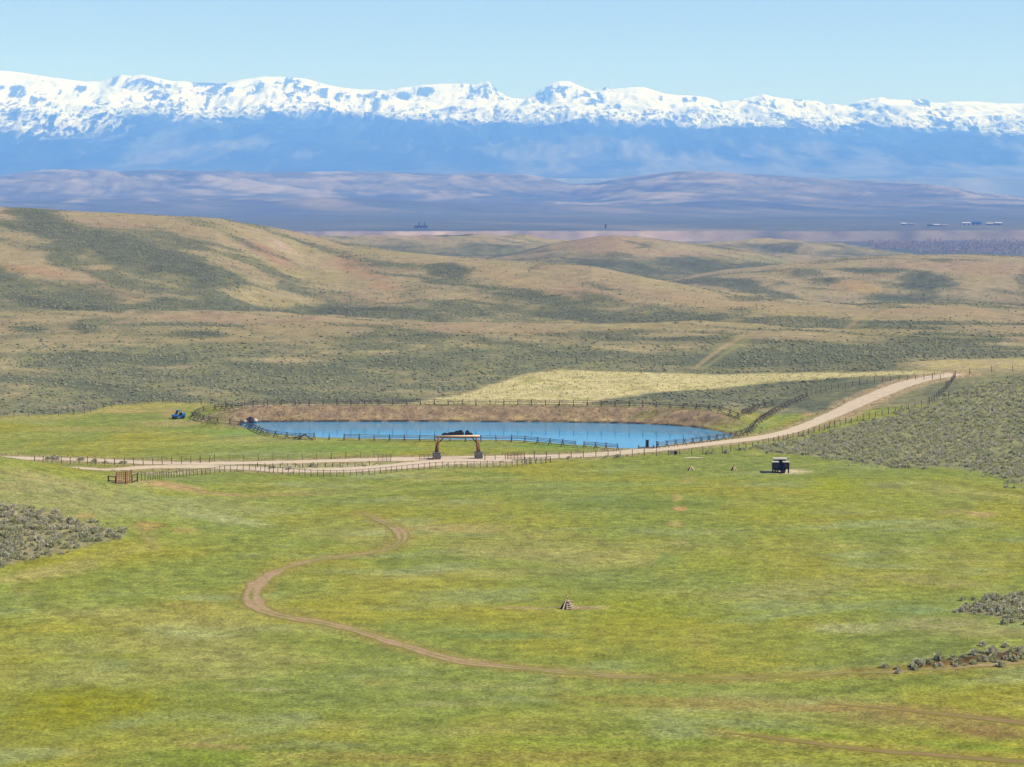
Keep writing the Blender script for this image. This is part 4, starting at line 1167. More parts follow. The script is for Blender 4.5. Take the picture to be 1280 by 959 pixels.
# ------------------------------------------------------------------ the ranch arch
pa, pb = P3(546.6, 574.0), P3(597.4, 573.4)
W = (pb - pa).length
arch = thing('ranch_arch', pa, 'tall log gateway arch on stone bases with dark mountain cutouts along its beam', 'arch', None, ang_between(pa, pb))
H = 4.55
for sx, x0_ in ((1, 0.0), (-1, W)):
    pl = MB().box((x0_ - .12 * sx, 0, .55), (1.55, 1.5, 1.5), bevel=.08).build('stone_base', M_STONE, arch)
    for r_ in range(3):
        for c_ in range(3):
            MB().box((x0_ - .12 * sx + (c_ - 1) * .5 + (.12 if r_ % 2 else -.06), -.77, .12 + r_ * .42), (.46 + .04 * ((c_ + r_) % 2), .12, .37), bevel=.05).build('stone', M_STONE, pl)
    MB().box((x0_ - .12 * sx, 0, 1.34), (1.68, 1.62, .10), bevel=.02).build('cap', M_STONE, pl)
    MB().tube((x0_ + .02 * sx, 0, 1.3), (x0_ + .30 * sx, 0, H - .1), .26, .22, 10, .03).build('pillar', M_LOG, arch, True)
    MB().tube((x0_ - .34 * sx, .05, 1.3), (x0_ - .12 * sx, .05, 3.35), .22, .19, 10, .03).build('outer_pillar', M_LOG, arch, True)
    MB().tube((x0_ - .05 * sx, -.28, 1.3), (x0_ + .12 * sx, -.22, 2.9), .17, .14, 9, .03).build('front_pillar', M_LOG, arch, True)
    MB().tube((x0_ + .34 * sx, -.05, 3.3), (x0_ + 1.35 * sx, -.05, H - .15), .11, .10, 8).build('brace', M_DARKW, arch, True)
MB().tube((-.35, 0, H), (W + .35, 0, H), .21, .19, 10, .02).build('beam', M_LOGP, arch, True)
MB().tube((-.15, .1, H - .3), (W + .15, .1, H - .3), .10, .10, 8).build('lower_beam', M_LOG, arch, True)
x_ = lambda px: (px - 546.6) / 50.8 * W
prof = [(552, 0), (552, .25), (554, .5), (557, .55), (559, .42), (562, .62), (564, .72), (566, .60), (569, .78), (571, .95), (573, .86), (575, 1.10), (577, .98), (578.5, .72), (580, .45), (580, 0)]
MB().prism([(x_(p), H + .17 + z) for p, z in prof], -.05, .05).build('mountain_cutout', M_IRON, arch)
prof = [(581, 0), (581, .35), (582.5, .88), (584, 1.02), (586, .82), (587, .55), (589.5, .48), (591, .25), (591, 0)]
MB().prism([(x_(p), H + .17 + z) for p, z in prof], -.05, .05).build('mountain_cutout', M_IRON, arch)
MB().tube((x_(556), -.1, 1.0), (x_(552.5), -.1, 1.55), .05, .05, 6).build('signpost', M_DARKW, arch)


# ------------------------------------------------------------------ log tipis
def tipi(p, h, r, n, label, seed, extra=True):
    random.seed(seed)
    o = thing('log_tipi', p, label, 'log pile', None, 0)
    for i in range(n):
        t = 2 * math.pi * i / n + random.uniform(-.2, .2)
        rr = r * random.uniform(.8, 1.1); hh = h * random.uniform(.82, 1.02)
        over = random.uniform(.02, .12)
        a_ = Vector((rr * math.cos(t), rr * math.sin(t), -.03)); b_ = Vector((-over * math.cos(t), -over * math.sin(t), hh))
        MB().tube(a_, b_, h * .075, h * .04, 7, .015).build('log', M_DARKW if math.cos(t) < -.35 and i % 3 else (M_LOGP, M_WOODL, M_LOGP)[i % 3], o)  # left logs mostly dark: the stack's shaded side is put into the wood colour
    if extra:
        for z, yy, l0, l1 in ((.34, -.55, -.05, 1.0), (.62, -.42, .0, .95), (1.0, -.3, .02, .85), (.14, -.75, .1, .9)):
            MB().tube((l0 * r * 1.2, yy, z * h * .62), (l1 * r * 1.25, yy - .1, z * h * .62 + .1), h * .05, h * .042, 7).build('cross_log', M_LOGP, o)
        MB().tube((.0, 0, h * .86), (-.1, -.02, h * 1.1), h * .018, h * .012, 6).build('tip', M_DARKW, o)
        for dx in (-.55, -.25, .2, .45):
            MB().box((dx, -.45, .12), (.2, .25, .2), bevel=.04).build('stone', M_DROCK if dx != .2 else M_WHITE, o)
    return o


tipi(P3(708.5, 761.0), 1.62, .80, 14, 'large log tipi bonfire stack on bare soil in the open meadow', 5)
tipi(P3(864.0, 588.0), .95, .72, 9, 'small collapsed log tipi in the meadow below the roadside fence', 6, False)
tipi(P3(917.0, 588.2), 1.15, .55, 8, 'small upright log tipi between the collapsed one and the black shelter', 8, False)
random.seed(21)

# ------------------------------------------------------------------ black shelter on the gravel pad
p = P3(974.5, 591.2)
sh = thing('black_shelter', p, 'black boxy field shelter with pale flat roof and two lower side boxes on legs', 'shelter')
s_ = p.y / F
mid = MB().box((.15, .9, 1.45), (2.2, 1.2, 2.1), bevel=.03).build('cabin', M_BLACK, sh)
MB().box((.15, .9, 2.62), (2.6, 1.6, .22), bevel=.03).build('roof', M_ROOFP, sh)
MB().box((.1, .27, 1.35), (.8, .05, 1.7), bevel=.01).build('door', M_IRON, mid)
for sx, cx_ in ((-1, -.88), (1, 1.18)):
    bx = MB().box((cx_, -.25, 1.45), (1.15, 1.1, 1.25), bevel=.03).build('side_box', M_BLACK, sh)
    MB().box((cx_, -.25, 2.15), (1.32, 1.3, .16), bevel=.02).build('lid', M_ROOFP, bx)
    MB().box((cx_ + .05, -.82, 1.45), (.85, .04, .8), bevel=.01).build('hatch', M_DARKW, bx)
    for lx in (-.46, .46):
        for ly in (-.42, .42):
            MB().box((cx_ + lx, -.25 + ly, .38), (.15, .15, .96)).build('leg', M_BLACK, sh)
for lx in (-.75, 1.05):
    for ly in (.45, 1.35):
        MB().box((lx, ly, .2), (.16, .16, .55)).build('leg', M_BLACK, sh)
MB().box((.15, .9, .42), (2.2, 1.1, .12)).build('floor', M_DARKW, sh)
MB().box((.35, -.65, .28), (.42, .9, .34), bevel=.02).build('step', M_DARKW, sh)

# ------------------------------------------------------------------ blue utility vehicle
p = P3(223.0, 523.6)
ut = thing('utility_vehicle', p, 'small blue off-road utility vehicle parked on the grass near the fence corner', 'vehicle', None, math.radians(212))
bd = MB(); bd.prism([(-1.45, .45), (1.35, .45), (1.45, .7), (1.40, .95), (.62, 1.12), (.55, .78), (-.55, .78), (-.60, 1.12), (-1.45, 1.12)], -.68, .68); body = bd.build('body', M_BLUE, ut)
MB().prism([(.60, 1.10), (1.40, .93), (1.38, 1.0), (.62, 1.19)], -.60, .60).build('hood', M_BLUE, body)
MB().box((-1.03, 0, 1.2), (.86, 1.3, .28), bevel=.03).build('cargo_bed', M_BLUE, ut)
MB().box((0, 0, .45), (2.5, 1.2, .16)).build('chassis', M_IRON, ut)
for yy in (-.32, .32):
    st = MB().box((-.28, yy, .86), (.5, .52, .2), bevel=.05).build('seat', M_SEAT, ut)
    MB().box((-.52, yy, 1.16), (.16, .5, .6), bevel=.05).build('backrest', M_SEAT, st)
cg = None
for yy in (-.64, .64):
    MB().tube((.62, yy, 1.1), (.22, yy, 1.88), .035, .035, 7).build('roll_bar', M_IRON, ut)
    MB().tube((-.62, yy, 1.1), (-.50, yy, 1.88), .035, .035, 7).build('roll_bar', M_IRON, ut)
    MB().tube((.22, yy, 1.88), (-.50, yy, 1.88), .035, .035, 7).build('roll_bar', M_IRON, ut)
MB().box((-.14, 0, 1.95), (1.05, 1.42, .09), bevel=.03).build('roof', M_BLUE, ut)
MB().prism([(.60, 1.15), (.63, 1.15), (.25, 1.86), (.22, 1.86)], -.6, .6).build('windscreen', M_IRON, ut)
MB().ring((.38, .32, 1.12), (1, 0, .6), .17, .018, 16, 6).build('steering_wheel', M_IRON, ut)
for yy in (-.45, .45):
    MB().box((1.43, yy, .84), (.06, .26, .13), bevel=.02).build('headlight', M_LAMP, ut)
for wx_ in (-.98, .95):
    for yy in (-.66, .66):
        wh = MB().tube((wx_, yy - .10, .34), (wx_, yy + .10, .34), .17, .17, 14).build('wheel', M_IRON, ut)
        MB().ring((wx_, yy, .34), (0, 1, 0), .235, .115, 20, 8).build('tyre', M_RUBBER, wh, True)
        MB().prism([(wx_ - .42, .66), (wx_ - .25, .82), (wx_ + .25, .82), (wx_ + .42, .66), (wx_ + .38, .62), (wx_ + .23, .76), (wx_ - .23, .76), (wx_ - .38, .62)], yy - .13, yy + .13).build('fender', M_IRON, ut)


# ------------------------------------------------------------------ rocks, dock, culvert, planks
def rock(p, size, mat, label, seed):
    r = np.random.default_rng(seed)
    bm = bmesh.new(); bmesh.ops.create_icosphere(bm, subdivisions=2, radius=1)
    for v in bm.verts:
        k = 1 + .28 * float(perlin(np.array([v.co.x * 1.3 + seed]), np.array([v.co.y * 1.3 + v.co.z]))[0]) + r.uniform(-.06, .06)
        v.co = Vector((v.co.x * size[0] * k, v.co.y * size[1] * k, max(v.co.z, -.35) * size[2] * k))
    me = bpy.data.meshes.new('boulder'); bm.to_mesh(me); bm.free(); me.materials.append(mat)
    o = link('boulder', me, None, p + Vector((0, 0, size[2] * .3))); return tag(o, label, 'rock')


rock(P3(306.8, 528.0) + Vector((0, -.3, 0)), (.75, .6, .5), M_WHITE, 'pale boulder at the far left shore of the pond, on the field side', 3)
rock(P3(313.0, 527.6) + Vector((0, -.3, 0)), (1.15, .8, 1.0), M_DROCK, 'dark boulder between the two pale ones on the pond shore', 4)
rock(P3(318.4, 527.4) + Vector((0, -.3, 0)), (.8, .6, .75), M_WHITE, 'pale boulder on the pond shore next to the brown bank', 9)

p = P3(806, 561.0); p.z = ZW
dk = thing('small_dock', p, 'small plank dock with posts at the near right shore of the pond', 'dock')
for k in range(9):
    MB().box((-1.2 + k * .38, .8, .48), (.34, 1.5, .07), bevel=.01).build('plank', M_WOODL, dk)
for lx in (-1.2, .3, 1.9):
    for ly in (.15, 1.45):
        MB().tube((lx, ly, -.6), (lx, ly, .95), .08, .07, 7).build('post', M_WOOD, dk)
pb_ = MB(); pb_.box((0, 0, .75), (.62, .5, 1.45), bevel=.03)
o = pb_.build('pump_box', M_IRON); o.location = p + Vector((.55, .8, .515)); tag(o, 'dark upright box standing on the small plank dock', 'box')
MB().box((0, 0, 1.5), (.72, .6, .08), bevel=.01).build('lid', M_IRON, o); MB().box((.0, -.26, .7), (.4, .03, .8)).build('door', M_BLACK, o)
p = P3(821, 560.4)
o = MB().tube((0, 0, -.3), (0.02, 0, 1.35), .16, .14, 9).build('mooring_post', M_WOOD); o.location = p; tag(o, 'thick wooden post between the plank dock and the start of the buck fence', 'post')
MB().box((.02, 0, 1.38), (.4, .36, .12), bevel=.02).build('cap', M_DARKW, o)
p = P3(842, 568.4)
cv = thing('culvert', p, 'pale concrete culvert end with dark pipe beside the roadside fence', 'culvert')
MB().box((-.35, .1, .35), (.9, .35, .95), bevel=.04).build('headwall', M_CONC, cv)
MB().ring((.35, -.05, .38), (0.25, 1, 0), .36, .07, 18, 6).build('pipe', M_IRON, cv); MB().tube((.35, -.02, .38), (.42, .3, .38), .36, .36, 14).build('pipe_mouth', M_BLACK, cv)
p = P3(866, 573.3)
pl = thing('plank_stack', p, 'pale sawn planks lying in the grass below the roadside fence', 'planks')
for k in range(3):
    MB().box((-1.3 + 1.3 * k, .25 * (k % 2), .06 + .02 * k), (1.5, .3, .10), Euler((0, 0, .04 * (k - 1))), .01).build('plank', M_LOGP, pl)
p = P3(379, 549.6)
lg = thing('fallen_logs', p, 'heap of fallen grey fence logs at the near shore of the pond', 'log pile')
for k, (x0_, z0_, x1_, z1_, yy) in enumerate(((-2.2, .1, .6, 1.2, 0), (-1.4, .0, .8, 1.3, .15), (.1, 1.25, 1.6, .1, .05), (.3, 1.1, 2.1, .0, -.15), (-.8, .0, .2, 1.25, -.1), (-2.4, .55, -.6, .5, .2))):
    MB().tube((x0_, yy, z0_), (x1_, yy + .1, z1_), .10, .08, 7, .02).build('log', (M_WOOD, M_WOODR, M_WOODL)[k % 3], lg)

# ------------------------------------------------------------------ far buildings
M_FDARK = simple('dark_siding', alb(70, 62, 60), .8, .2, .2)
M_FWHITE = simple('white_metal_roof', alb(240, 240, 240), .5, .05, .1)
M_FTAN = simple('tan_siding', alb(196, 180, 160), .8, .15, .1)
M_FBLUE = simple('blue_metal_roof', alb(40, 90, 170), .5, .1, .1)


def on_plain(px, y):
    x = (px - 640) / F * y; return Vector((x, y, zt(x, y)))


def shed(px, y, w, d, h, rh, wall, roof, label, doors=2, name='barn'):
    p = on_plain(px, y)
    o = thing(name, p, label, 'building')
    MB().box((0, 0, h / 2 - .5), (w, d, h + 1)).build('wall', wall, o)
    MB().prism([(-w / 2 - .6, h), (0, h + rh), (w / 2 + .6, h), (w / 2 + .6, h + .3), (0, h + rh + .4), (-w / 2 - .6, h + .3)], -d / 2 - .6, d / 2 + .6).build('roof', roof, o) if d > w else \
        roof_x(w, d, h, rh, roof, o)
    for k in range(doors):
        MB().box((-w / 2 + w * (k + .5) / doors, -d / 2 - .08, h * .38), (min(4, w / doors * .5), .12, h * .75)).build('door', M_FDARK if wall is not M_FDARK else M_FTAN, o)
    return o


def roof_x(w, d, h, rh, mat, o):
    mb = MB(); prof = [(-d / 2 - .6, h), (0, h + rh), (d / 2 + .6, h), (d / 2 + .6, h + .3), (0, h + rh + .4), (-d / 2 - .6, h + .3)]
    A = [mb.bm.verts.new((-w / 2 - .6, p[0], p[1])) for p in prof]; B = [mb.bm.verts.new((w / 2 + .6, p[0], p[1])) for p in prof]
    mb.bm.faces.new(A); mb.bm.faces.new(B[::-1])
    for i in range(6):
        mb.bm.faces.new((A[(i + 1) % 6], A[i], B[i], B[(i + 1) % 6]))
    return mb.build('roof', mat, o)


YB = 4760
ho = shed(526, YB, 31, 12, 4.6, 2.2, M_FDARK, M_FDARK, 'long dark building with two tall stacks on the terrace edge', 4, 'terrace_building')
for dx in (-4, 9):
    ch = MB().box((dx, 0, 9.5), (2.2, 2.2, 9)).build('stack', M_FDARK, ho); MB().box((dx, 0, 14.2), (2.8, 2.8, .5)).build('stack_cap', M_FDARK, ch)
p = on_plain(757, YB)
tw = thing('lone_tower', p, 'tiny dark tower standing alone on the terrace edge', 'tower')
MB().box((0, 0, 4), (4, 4, 9), taper=.75).build('shaft', M_FDARK, tw); MB().box((0, 0, 9), (4.4, 4.4, 1.2)).build('cap', M_FDARK, tw)
for px, y, w, d, h, rh, wa, ro, lb in ((1129.5, 5150, 13, 9, 3.5, 2, M_FTAN, M_FWHITE, 'small white-roofed ranch building at the western end of the far row'),
                                      (1139, 5120, 16, 8, 2.6, 1.2, M_FTAN, M_FTAN, 'low tan shed beside the small white-roofed ranch building'),
                                      (1163, 5000, 14, 9, 3, 1.6, M_FDARK, M_FDARK, 'low dark shed in the middle of the far ranch row'),
                                      (1170, 5010, 16, 10, 3.2, 1.8, M_FTAN, M_FWHITE, 'low white-roofed shed wedged between the two dark ones'),
                                      (1180, 4990, 16, 9, 2.8, 1.4, M_FDARK, M_FTAN, 'low dark shed with tan roof beside the white-roofed shed'),
                                      (1207.5, 5150, 21, 12, 5, 2, M_FWHITE, M_FWHITE, 'white barn beside the blue-roofed barn far across the plain'),
                                      (1221, 5200, 22, 13, 4.5, 3.4, M_FDARK, M_FBLUE, 'dark barn with blue roof far across the plain'),
                                      (1237, 5150, 17, 10, 4, 1.6, M_FTAN, M_FWHITE, 'pale house between the blue-roofed barn and the dark-walled one'),
                                      (1247.5, 5150, 19, 10, 5, 2, M_FDARK, M_FWHITE, 'dark-walled barn with bright white roof at the end of the far row')):
    shed(px, y, w, d, h, rh, wa, ro, lb)

# ------------------------------------------------------------------ leafless cottonwoods in the river bottom
r = np.random.default_rng(77)
vv, ff = [], []
for i in range(1500):
    px = r.uniform(1085, 1560); y = r.uniform(3560, 4250) if px > 1150 else r.uniform(3850, 4200)
    x = (px - 640) / F * y; z = zt(x, y); h = r.uniform(9, 18); w = h * r.uniform(.28, .42)
    for k in range(40):
        t = r.random() ** .7; a = r.uniform(0, 6.283); rad = w * math.sin(math.pi * min(.97, t * .85 + .12)) * r.uniform(.3, 1)
        cxx, cyy_, cz = x + rad * math.cos(a), y + rad * math.sin(a), z + h * t
        s0 = r.uniform(.35, .9); b0 = len(vv)
        d = r.normal(size=(3, 3)) * s0; d[:, 2] = np.abs(d[:, 2]) * 1.4 - .4
        vv += [(cxx + q[0], cyy_ + q[1], cz + q[2]) for q in d]; ff.append((b0, b0 + 1, b0 + 2))
m_cw = simple('bare_twigs', alb(188, 166, 156, 1.2), 1, .3, .05)
o = mesh_obj('cottonwood_belt', vv, ff, m_cw, smooth=False); o['kind'] = 'stuff'
tag(o, 'belt of leafless grey cottonwoods along the river bottom below the terrace', 'trees')

# ------------------------------------------------------------------ sagebrush
def sage_mat(name, ca, cb, cc, leaf=.4):
    m, nt, b = new_mat(name)
    oi = nd(nt, 'ShaderNodeObjectInfo')
    cr = nd(nt, 'ShaderNodeValToRGB'); cr.color_ramp.elements[0].color = (*ca, 1); cr.color_ramp.elements[1].color = (*cb, 1)
    e = cr.color_ramp.elements.new(.5); e.color = (*cc, 1)
    nt.links.new(oi.outputs['Random'], cr.inputs[0])
    tc = nd(nt, 'ShaderNodeTexCoord'); n = nd(nt, 'ShaderNodeTexNoise'); n.inputs['Scale'].default_value = 6; nt.links.new(tc.outputs['Object'], n.inputs['Vector'])
    mr = nd(nt, 'ShaderNodeMapRange'); mr.inputs[3].default_value = .7; mr.inputs[4].default_value = 1.3; nt.links.new(n.outputs['Fac'], mr.inputs[0])
    v = nd(nt, 'ShaderNodeVectorMath', operation='SCALE'); nt.links.new(cr.outputs[0], v.inputs[0]); nt.links.new(mr.outputs[0], v.inputs['Scale']); nt.links.new(v.outputs[0], b.inputs['Base Color'])
    b.inputs['Roughness'].default_value = .95; b.inputs['Specular IOR Level'].default_value = .1
    tr = nd(nt, 'ShaderNodeBsdfTranslucent'); nt.links.new(v.outputs[0], tr.inputs['Color'])
    mxs = nd(nt, 'ShaderNodeMixShader'); mxs.inputs[0].default_value = leaf
    out_ = nt.nodes['Material Output']; nt.links.new(b.outputs[0], mxs.inputs[1]); nt.links.new(tr.outputs[0], mxs.inputs[2]); nt.links.new(mxs.outputs[0], out_.inputs['Surface'])
    return m


M_SAGE = sage_mat('sagebrush_leaf', alb(166, 166, 122, 2.45), alb(184, 177, 160, 2.5), alb(175, 172, 136, 2.45))
M_SAGEFAR = sage_mat('sagebrush_leaf_dense', alb(118, 122, 96, 1.3), alb(150, 148, 122, 1.3), alb(132, 134, 106, 1.3), leaf=0.0)
M_STEM = simple('sagebrush_stem', alb(110, 96, 82), 1, .3, 5)


def sage_mesh(seed, n, mat, leaf=.20):
    """dome of upright leafy sprays, about 1 m across and 0.75 m high"""
    r = np.random.default_rng(seed); V, Fc = [], []
    lob = r.uniform(0, 6.28, 3)
    for i in range(n):
        a = r.uniform(0, 6.283); t = r.random() ** .6
        R = .5 * (1 + .25 * math.sin(2 * a + lob[0]) + .15 * math.sin(3 * a + lob[1]))
        el = math.acos(r.random())
        rad = R * math.sin(el) * t; hz = .66 * math.cos(el) * (.55 + .45 * t) + .05
        c = np.array([rad * math.cos(a), rad * math.sin(a), hz])
        out = np.array([math.cos(a) * math.sin(el), math.sin(a) * math.sin(el), math.cos(el) + .5]); out /= np.linalg.norm(out)
        sd = np.cross(out, r.normal(size=3)); sd /= np.linalg.norm(sd)
        L = leaf * r.uniform(.7, 1.3)
        b0 = len(V); V += [tuple(c - sd * L * .5 - out * L * .5), tuple(c + sd * L * .5 - out * L * .4), tuple(c + out * L + sd * L * .25), tuple(c + out * L * .8 - sd * L * .35)]
        Fc.append((b0, b0 + 1, b0 + 2, b0 + 3))
    me = bpy.data.meshes.new('sagebrush'); me.from_pydata(V, [], Fc); me.materials.append(mat)
    return me


def sage_far_mesh(seed, mat):
    bm = bmesh.new(); bmesh.ops.create_icosphere(bm, subdivisions=1, radius=.5)
    r = np.random.default_rng(seed)
    for v in bm.verts:
        v.co *= r.uniform(.65, 1.25); v.co.x *= 1.15; v.co.y *= 1.15; v.co.z = max(v.co.z * .65 + .14, -.12)
    me = bpy.data.meshes.new('sagebrush_far'); bm.to_mesh(me); bm.free(); me.materials.append(mat); return me


def scatter_poly(P_, dens, seed, jitter_edge=4.0):
    r = np.random.default_rng(seed); lo, hi = P_.min(0) - 3, P_.max(0) + 3
    n = int((hi - lo).prod() * dens)
    q = r.uniform(lo, hi, (n, 2))
    d = sdf_poly(q[:, 0], q[:, 1], P_) + jitter_edge * fbm(q[:, 0], q[:, 1], 8, 3, seed)
    q = q[d < r.normal(-1.0, 1.5, len(q))]
    keep = fbm(q[:, 0], q[:, 1], 6, 3, seed + 5) + .45 * r.random(len(q)) > -.12
    return q[keep]


def in_view(q, lo=-300, hi=1640):
    px = 640 + F * q[:, 0] / q[:, 1]
    return q[(px > lo) & (px < hi)]


near_sets = [(KNOLL_SAGE, 1.25, 801, 'grey-green sagebrush in the dense patch on the grassy knoll near the red gate', 'sagebrush on the knoll', (.30, 1.05)),
             (RIGHT_SAGE, 1.7, 803, 'grey-green sagebrush in the low patch above the brown cut bank', 'sagebrush above the cut bank', (.45, .95)),
             (BANK_SAGE, 2.2, 805, 'grey-green sagebrush along the lip of the brown cut bank beside the track', 'sagebrush on the cut bank lip', (.4, .95))]
NEAR_MESH = [sage_mesh(900 + k, 85, M_SAGE) for k in range(7)]
cands = []
for P_, dens, seed, label, group, (s0, s1) in near_sets:
    q = in_view(scatter_poly(P_, dens, seed))
    r = np.random.default_rng(seed + 40)
    for (x, y) in q:
        s = r.uniform(s0, s1) * (1.25 if r.random() < .12 else 1)
        px = 640 + F * x / y
        cands.append((s * F / y * (1.0 if 0 < px < 1280 else .01), x, y, s, r.random() * 6.28, int(r.integers(7)), label, group))
cands.sort(reverse=True)
zs = Z(np.array([c[1] for c in cands]), np.array([c[2] for c in cands]))
for k, (sz, x, y, s, rz, mi, label, group) in enumerate(cands[:300]):
    o = link('sagebrush', NEAR_MESH[mi], None, (x, y, zs[k] - .03), (0, 0, rz), (s, s, s * random.uniform(.8, 1.1)))
    tag(o, label, 'shrub', group)

stuff_coll = {}


def scatter_object(name, pts, label, cat, meshes, seed, smin, smax):
    """one object: points carrying size and turn, a shrub instanced on each"""
    r = np.random.default_rng(seed)
    zz = Z(pts[:, 0], pts[:, 1]) - .03
    me = bpy.data.meshes.new(name); me.vertices.add(len(pts))
    me.vertices.foreach_set('co', np.column_stack([pts, zz]).astype(np.float32).ravel())
    sca = smin + (smax - smin) * r.random(len(pts)) ** 1.4 * np.where(r.random(len(pts)) < .12, 1.3, 1.0)
    A = me.attributes.new('size', 'FLOAT', 'POINT'); A.data.foreach_set('value', sca.astype(np.float32))
    A = me.attributes.new('turn', 'FLOAT_VECTOR', 'POINT'); t = np.zeros((len(pts), 3), np.float32); t[:, 2] = r.random(len(pts)) * 6.28; A.data.foreach_set('vector', t.ravel())
    o = bpy.data.objects.new(name, me); col.objects.link(o); o['kind'] = 'stuff'; tag(o, label, cat)
    key = id(meshes)
    if key not in stuff_coll:
        c = bpy.data.collections.new(name + '_kinds')
        for m_ in meshes:
            c.objects.link(bpy.data.objects.new(m_.name + '_kind', m_))
        stuff_coll[key] = c
    ng = bpy.data.node_groups.new(name, 'GeometryNodeTree')
    ng.interface.new_socket('Geometry', in_out='INPUT', socket_type='NodeSocketGeometry'); ng.interface.new_socket('Geometry', in_out='OUTPUT', socket_type='NodeSocketGeometry')
    gi = ng.nodes.new('NodeGroupInput'); go = ng.nodes.new('NodeGroupOutput')
    mp_ = ng.nodes.new('GeometryNodeMeshToPoints'); ip = ng.nodes.new('GeometryNodeInstanceOnPoints')
    ci = ng.nodes.new('GeometryNodeCollectionInfo'); ci.inputs['Collection'].default_value = stuff_coll[key]; ci.inputs['Separate Children'].default_value = True; ci.inputs['Reset Children'].default_value = True
    a1 = ng.nodes.new('GeometryNodeInputNamedAttribute'); a1.data_type = 'FLOAT'; a1.inputs['Name'].default_value = 'size'
    a2 = ng.nodes.new('GeometryNodeInputNamedAttribute'); a2.data_type = 'FLOAT_VECTOR'; a2.inputs['Name'].default_value = 'turn'
    ng.links.new(gi.outputs[0], mp_.inputs['Mesh']); ng.links.new(mp_.outputs[0], ip.inputs['Points']); ng.links.new(ci.outputs[0], ip.inputs['Instance'])
    ip.inputs['Pick Instance'].default_value = True
    out = lambda n: next(s for s in n.outputs if s.enabled and s.name == 'Attribute')
    ng.links.new(out(a1), ip.inputs['Scale']); ng.links.new(out(a2), ip.inputs['Rotation']); ng.links.new(ip.outputs[0], go.inputs[0])
    md = o.modifiers.new('scatter', 'NODES'); md.node_group = ng
    return o


if len(cands) > 300:
    scatter_object('sagebrush_remainder', np.array([(c[1], c[2]) for c in cands[300:]]), 'smaller sagebrush filling the knoll and cut bank patches', 'shrubs', NEAR_MESH, 821, .4, .85)
MID_MESH = [sage_mesh(930 + k, 40, M_SAGE, .26) for k in range(5)]
q = in_view(scatter_poly(SLOPE_SAGE, 1.05, 831, 6.0))
scatter_object('slope_sagebrush', q, 'carpet of grey-green sagebrush on the slope right of the road', 'shrubs', MID_MESH, 833, .26, .92)
# hills: more brush where the draws hold it
FAR_MESH = [sage_far_mesh(950 + k, M_SAGEFAR) for k in range(5)]
r = np.random.default_rng(841)
N = 1100000
yy = r.uniform(472, 2300, N); pp = np.where(r.random(N) < .86, r.uniform(-40, 1320, N), np.where(r.random(N) < .5, r.uniform(-340, -40, N), r.uniform(1320, 1620, N)))
q = np.stack([(pp - 640) / F * yy, yy], 1)
s = hill_fields(q[:, 0], q[:, 1])
prob = (.012 + .55 * ss(s, .25, .95) + .07 * ss(s, .1, .3)) * np.clip(yy / 1000, .4, 1)
clump = ss(fbm(q[:, 0], q[:, 1], 10, 3, 845) + .25, .0, .5)
ok = r.random(N) < prob * (.35 + .65 * clump)
lim = meadow_limit(q[:, 0], q[:, 1])
sd = pond_sdf(q[:, 0], q[:, 1])
ok &= np.where(pp < 480, yy > lim + 2, (yy > 478)) & (sd > 22)
ok &= sdf_poly(q[:, 0], q[:, 1], FIELD_PALE) > 1.0
ok &= ~((q[:, 0] > 40) & (yy < 640) & (sdf_poly(q[:, 0], q[:, 1], SLOPE_SAGE) < 40) & (pp > 950))
ok &= dist_line(q[:, 0], q[:, 1], ROAD_A) > 9
for L in HILL_TRACKS:
    ok &= dist_line(q[:, 0], q[:, 1], L) > 3
q = q[ok]
print('hill shrubs', len(q))
scatter_object('hill_sagebrush', q, 'sagebrush speckling the hills behind the pond', 'shrubs', FAR_MESH, 847, .36, 1.05)

# a few bushes along the roadside fences
r = np.random.default_rng(861)
spots = [(60, 575.6, 0), (66, 575.0, 0), (71, 575.8, 0), (98, 576.6, 0), (103, 576.8, 0), (152, 580.2, 0), (156, 580.0, 0), (131, 579.6, 0), (118, 579, 0), (711, 573.2), (757, 572.6), (772, 572.2), (884, 567.6), (890, 567.2), (926, 562.8), (931, 562.4),
         (939, 561.6), (946, 560.0), (908, 566.4), (954, 558.4), (391, 583.2), (456, 583.2), (340, 586), (362, 587)]
for k, (x, y) in enumerate(at_many(spots)):
    s = r.uniform(.7, 1.25)
    o = link('roadside_bush', NEAR_MESH[k % 7], None, (x, y, zt(x, y) - .03), (0, 0, r.random() * 6), (s * 1.3, s, s * .9))
    tag(o, 'grey sagebrush bush growing beside a roadside fence', 'shrub', 'bushes along the roadside fences')


# ------------------------------------------------------------------ grass tufts and flowers
def tuft_mesh(seed, mat, n=9):
    r = np.random.default_rng(seed); V, Fc = [], []
    for i in range(n):
        a = r.uniform(0, 6.283); lean = r.uniform(.1, .6); w = r.uniform(.05, .10)
        b = np.array([r.uniform(-.22, .22), r.uniform(-.22, .22), -.02]); tip = b + np.array([math.cos(a) * lean * .6, math.sin(a) * lean * .6, r.uniform(.35, .75)])
        sd = np.array([-math.sin(a), math.cos(a), 0]) * w
        k = len(V); V += [tuple(b - sd), tuple(b + sd), tuple(tip)]; Fc.append((k, k + 1, k + 2))
    me = bpy.data.meshes.new('grass_tuft'); me.from_pydata(V, [], Fc); me.materials.append(mat); return me


